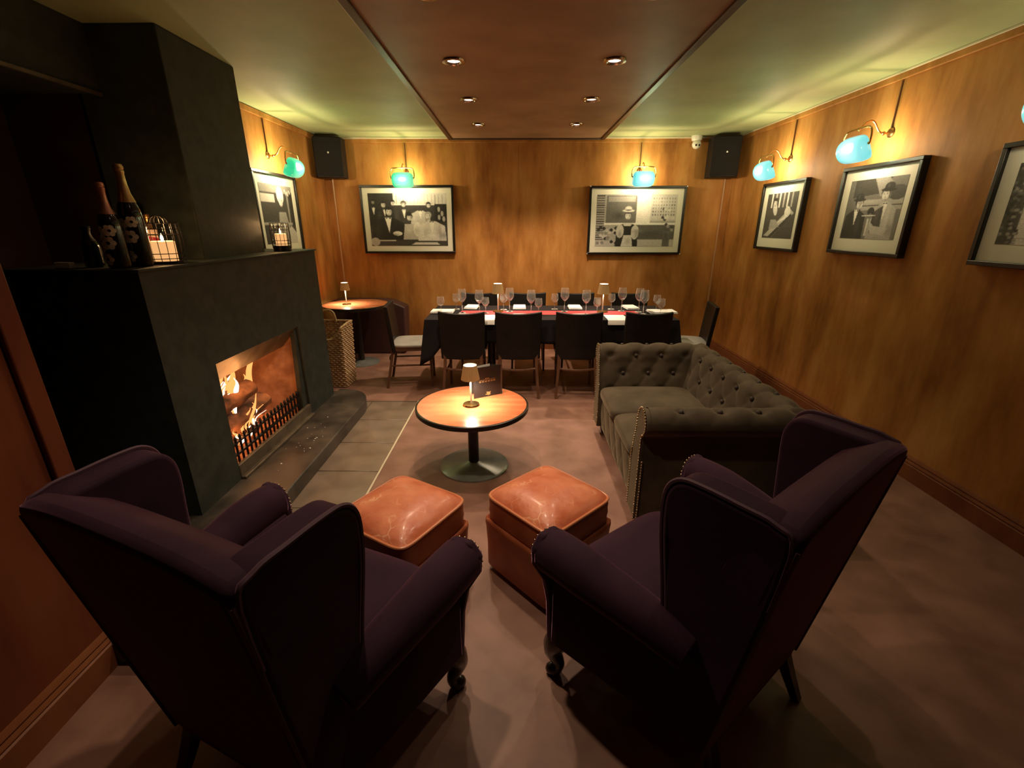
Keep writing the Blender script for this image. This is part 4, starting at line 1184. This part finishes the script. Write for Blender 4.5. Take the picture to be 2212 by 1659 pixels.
# ------------------------------------------------------------------ wall lamps
def wall_lamp(label, loc, rz, mg, dim=1.0):
    t = thing('wall_lamp', label, 'wall lamp', loc, rz, 'green glass picture lamps')
    b = BM(); lathe(b, [(0,0),(.028,0),(.030,.006),(.022,.014),(0,.016)], 24, M=Matrix.Rotation(R(90),4,'X')); obj('wall_plate', b, M_BRASSD, t)
    b = BM(); tube(b, smooth([(0,-.012,0),(0,-.05,-.004),(0,-.085,.012),(0,-.12,.058),(0,-.15,.070),(0,-.185,.05),(0,-.215,.012)], 5), .0055, 8)
    ball(b, (0,-.05,-.004), .012, 10); obj('arm', b, M_BRASSD, t)
    b = BM(); tube(b, smooth([(-.128,-.215,-.078),(-.130,-.215,-.03),(-.114,-.215,.012),(-.07,-.215,.022),(.07,-.215,.022),(.114,-.215,.012),(.130,-.215,-.03),(.128,-.215,-.078)], 4), .0062, 8)
    for s in (-1, 1): ball(b, (s*.122,-.215,-.078), .009, 8)
    obj('yoke', b, M_BRASS, t)
    # half-round glass shade, open towards the wall and picture
    b = BM()
    c = Vector((0, -.195, -.094)); tilt = Matrix.Rotation(R(26), 4, 'X')
    def sg(v, e): return math.copysign(abs(v) ** e, v)
    def f(u, v):
        th = -PI/2 + PI*u; ph = -PI/2 + PI*v
        x = .116 * sg(math.sin(ph), .45); k = abs(math.cos(ph)) ** .45
        y = -.088 * k * math.cos(th) ** .8 if math.cos(th) > 0 else 0
        z = .080 * k * math.sin(th)
        return c + tilt.to_3x3() @ Vector((x, y, z))
    grid(b, 20, 24, f); bmesh.ops.remove_doubles(b, verts=b.verts, dist=1e-5)
    obj('shade', b, mg, t, solid=.003, ang=70)
    b = BM(); ball(b, c + Vector((0, -.005, -.004)), .020, 12, 1.3); obj('bulb', b, M_BULB, t)
    b = BM(); tube(b, [(0,-.006,.02),(.002,-.006,.12),(.0,-.006,ZC - .055 - loc[2])], .0045, 6); obj('cable', b, M_CABLE, t)
    Mw = Matrix.Translation(loc) @ Matrix.Rotation(rz, 4, 'Z')
    point('wall_lamp_glow', Mw @ (c + Vector((0, .030, .002))), P_WALL * dim, WARM, .02)
    point('lamp_glass_glow', Mw @ (c + Vector((0, -.12, .0))), P_GLASS * dim, (.78, 1.0, .55), .08)  # added on the room side of the shade, stands in for its glow
    return t
wall_lamp('green glass lamp over the left picture on back wall', (-1.255, YB, 2.065), 0, M_SHG)
wall_lamp('pale teal glass lamp over the right picture on back wall', (1.385, YB, 2.075), 0, M_SHC)
wall_lamp('teal glass lamp on right wall nearest the back corner', (XR, 4.52, 2.06), -PI/2, M_SHC)
wall_lamp('large teal glass lamp over the two men in hats', (XR, 3.37, 2.07), -PI/2, M_SHC, .72)
wall_lamp('teal glass lamp cut off by the right edge of the picture', (XR, 2.16, 2.07), -PI/2, M_SHC, .2)
wall_lamp('green glass lamp on left wall beside the chimney breast', (XL, 4.42, 2.08), PI/2, M_SHG, 1.25)

# ------------------------------------------------------------------ things on the mantel
MT = MZ + .0125
def bottle(label, loc, foil, h=.30, r=.046, flowers=False, lab=False, k=1.0):
    t = thing('champagne_bottle', label, 'bottle', loc, random.uniform(-.4, .4), 'bottles on the mantel shelf')
    b = BM(); lathe(b, [(0,.004),(r*.7,0),(r,.006),(r,h*.50),(r*.93,h*.57),(r*.70,h*.66),(r*.45,h*.75),(r*.34,h*.84),(.0145,h*.95),(.0165,h*.96),(.0165,h*.98),(.014,h)], 28); obj('body', b, M_BOTTLE, t)
    b = BM(); lathe(b, [(r*.74,h*.655),(r*.49,h*.745),(r*.38,h*.84),(.0165,h*.93),(.0185,h*.945),(.0185,h*.965),(.0165,h*.972),(.0185,h*.98),(.0195,h*1.0),(.016,h*1.025),(0,h*1.035)], 22, close=False); obj('foil', b, foil, t)
    if flowers:
        b = BM()
        for (a, z, s) in ((-95,.43,.030),(-58,.31,.028),(-118,.24,.030),(-84,.11,.026),(-38,.46,.024),(-130,.44,.022)):
            for q in range(6):
                pa = q * PI / 3
                ring = []
                for m_ in range(7):
                    w_ = 2*PI*m_/7
                    lx = math.cos(pa)*s*.62 + s*.42*math.cos(w_); lz = math.sin(pa)*s*.62 + s*.42*math.sin(w_)
                    an = R(a) + lx / r
                    ring.append(b.verts.new(((r+.0012+.0002*q)*math.cos(an), (r+.0012+.0002*q)*math.sin(an), z*h + lz)))
                b.faces.new(ring)
        obj('painted_flowers', b, M_PETAL, t)
    if lab:
        b = BM()
        def lf(u, v): a = R(-160) + R(140)*u; return Vector(((r+.001)*math.cos(a), (r+.001)*math.sin(a), .05 + .11*v))
        grid(b, 16, 2, lf); obj('label', b, M_LABELP, t)
        b = BM()
        def sf(u, v): a = R(-160) + R(140)*u; return Vector(((r+.0018)*math.cos(a), (r+.0018)*math.sin(a), .125 - .035*u + .022*v))
        grid(b, 16, 2, sf); obj('sash', b, M_SASH, t)
    return t
def onm(px, py, Y):
    p = aty(px, py, Y); return (p.x, Y, MT)
def toph(px, py, Y): return aty(px, py, Y).z - MT
bottle('champagne bottle with painted white flowers and pink foil neck', onm(262, 577, 2.04), M_PINKF, toph(213, 392, 2.04) / 1.035, .043, True)
bottle('champagne bottle with painted white flowers and gold foil neck', onm(309, 572, 2.13), M_GOLDF, toph(250, 352, 2.13) / 1.035, .046, True)
bottle('bottle with pale label and red diagonal sash behind the wire lantern', onm(338, 560, 2.47), M_BRASSD, .225, .045, False, True)
bottle('plain dark bottle at the unlit wall end of the mantel shelf', onm(208, 577, 2.06), M_SPKB, .17, .036)
b = BM(); box(b, -.034, .034, -.014, .014, 0, .026); pm = Vector(onm(143, 582, 2.0))
tag(obj('small_box', b, M_PAPER, loc=(pm.x, pm.y, MT), bevel=.003), 'tiny pale box on the dark near edge of the mantel', 'box')
def lantern(label, loc, r, h, hb, dome=False):
    t = thing('candle_lantern', label, 'lantern', loc, 0, 'wire candle lanterns')
    b = BM(); lathe(b, [(0,0),(r*.98,0),(r*.98,hb),(0,hb)], 28); obj('base', b, M_WIRE, t, bevel=.002)
    b = BM()
    bul = lambda z: r * (1 + .07 * math.sin(PI * min(1, max(0, (z - hb) / (h - hb)))))
    for k in range(16):
        a = 2*PI*k/16; tube(b, [(bul(z)*math.cos(a), bul(z)*math.sin(a), z) for z in (hb*.5, hb+(h-hb)*.25, hb+(h-hb)*.5, hb+(h-hb)*.75, h)], .0016, 5)
    for z in (hb+.012, hb+.035, hb+(h-hb)*.70, hb+(h-hb)*.85, h):
        tube(b, [(bul(z)*math.cos(2*PI*k/28), bul(z)*math.sin(2*PI*k/28), z) for k in range(28)], .002, 5, closed=True)
    obj('wire_cage', b, M_WIRE, t)
    if dome:
        b = BM()
        for k in range(12):
            a = 2*PI*k/12; tube(b, smooth([(r*.5*math.cos(a), r*.5*math.sin(a), h), (r*.42*math.cos(a), r*.42*math.sin(a), h+.02), (.01*math.cos(a), .01*math.sin(a), h+.034)], 3), .0018, 5)
        obj('crown', b, M_WIRE, t)
    cr = r * .62; ch = (h - hb) * .52
    b = BM(); lathe(b, [(0,hb),(cr,hb),(cr,hb+ch),(cr*.9,hb+ch+.003),(cr*.3,hb+ch-.004),(0,hb+ch-.005)], 28)
    cn = tag(obj('candle', b, M_WAX, loc=loc), label.replace('wire lantern', 'candle') if False else ('lit candle inside the ' + ('large wire lantern beside the bottles' if dome else 'small wire lantern at the far end of mantel')), 'candle', 'candles in wire lanterns')
    b = BM(); lathe(b, [(0,0),(.005,.006),(.0065,.014),(.004,.026),(0,.038)], 10, (0,0,hb+ch)); obj('flame', b, M_CANDF, cn)
    point('candle_glow', Vector(loc) + Vector((0, 0, hb + ch + .055)), 1.9, (1, .55, .22), .012)
    return t
lantern('large round wire lantern beside the bottles on the mantel shelf', onm(362, 566, 2.285), .078, .185, .012, True)
lantern('small wire lantern with black base at far end of the mantel', (-1.69, 3.40, MT), .060, .19, .038)
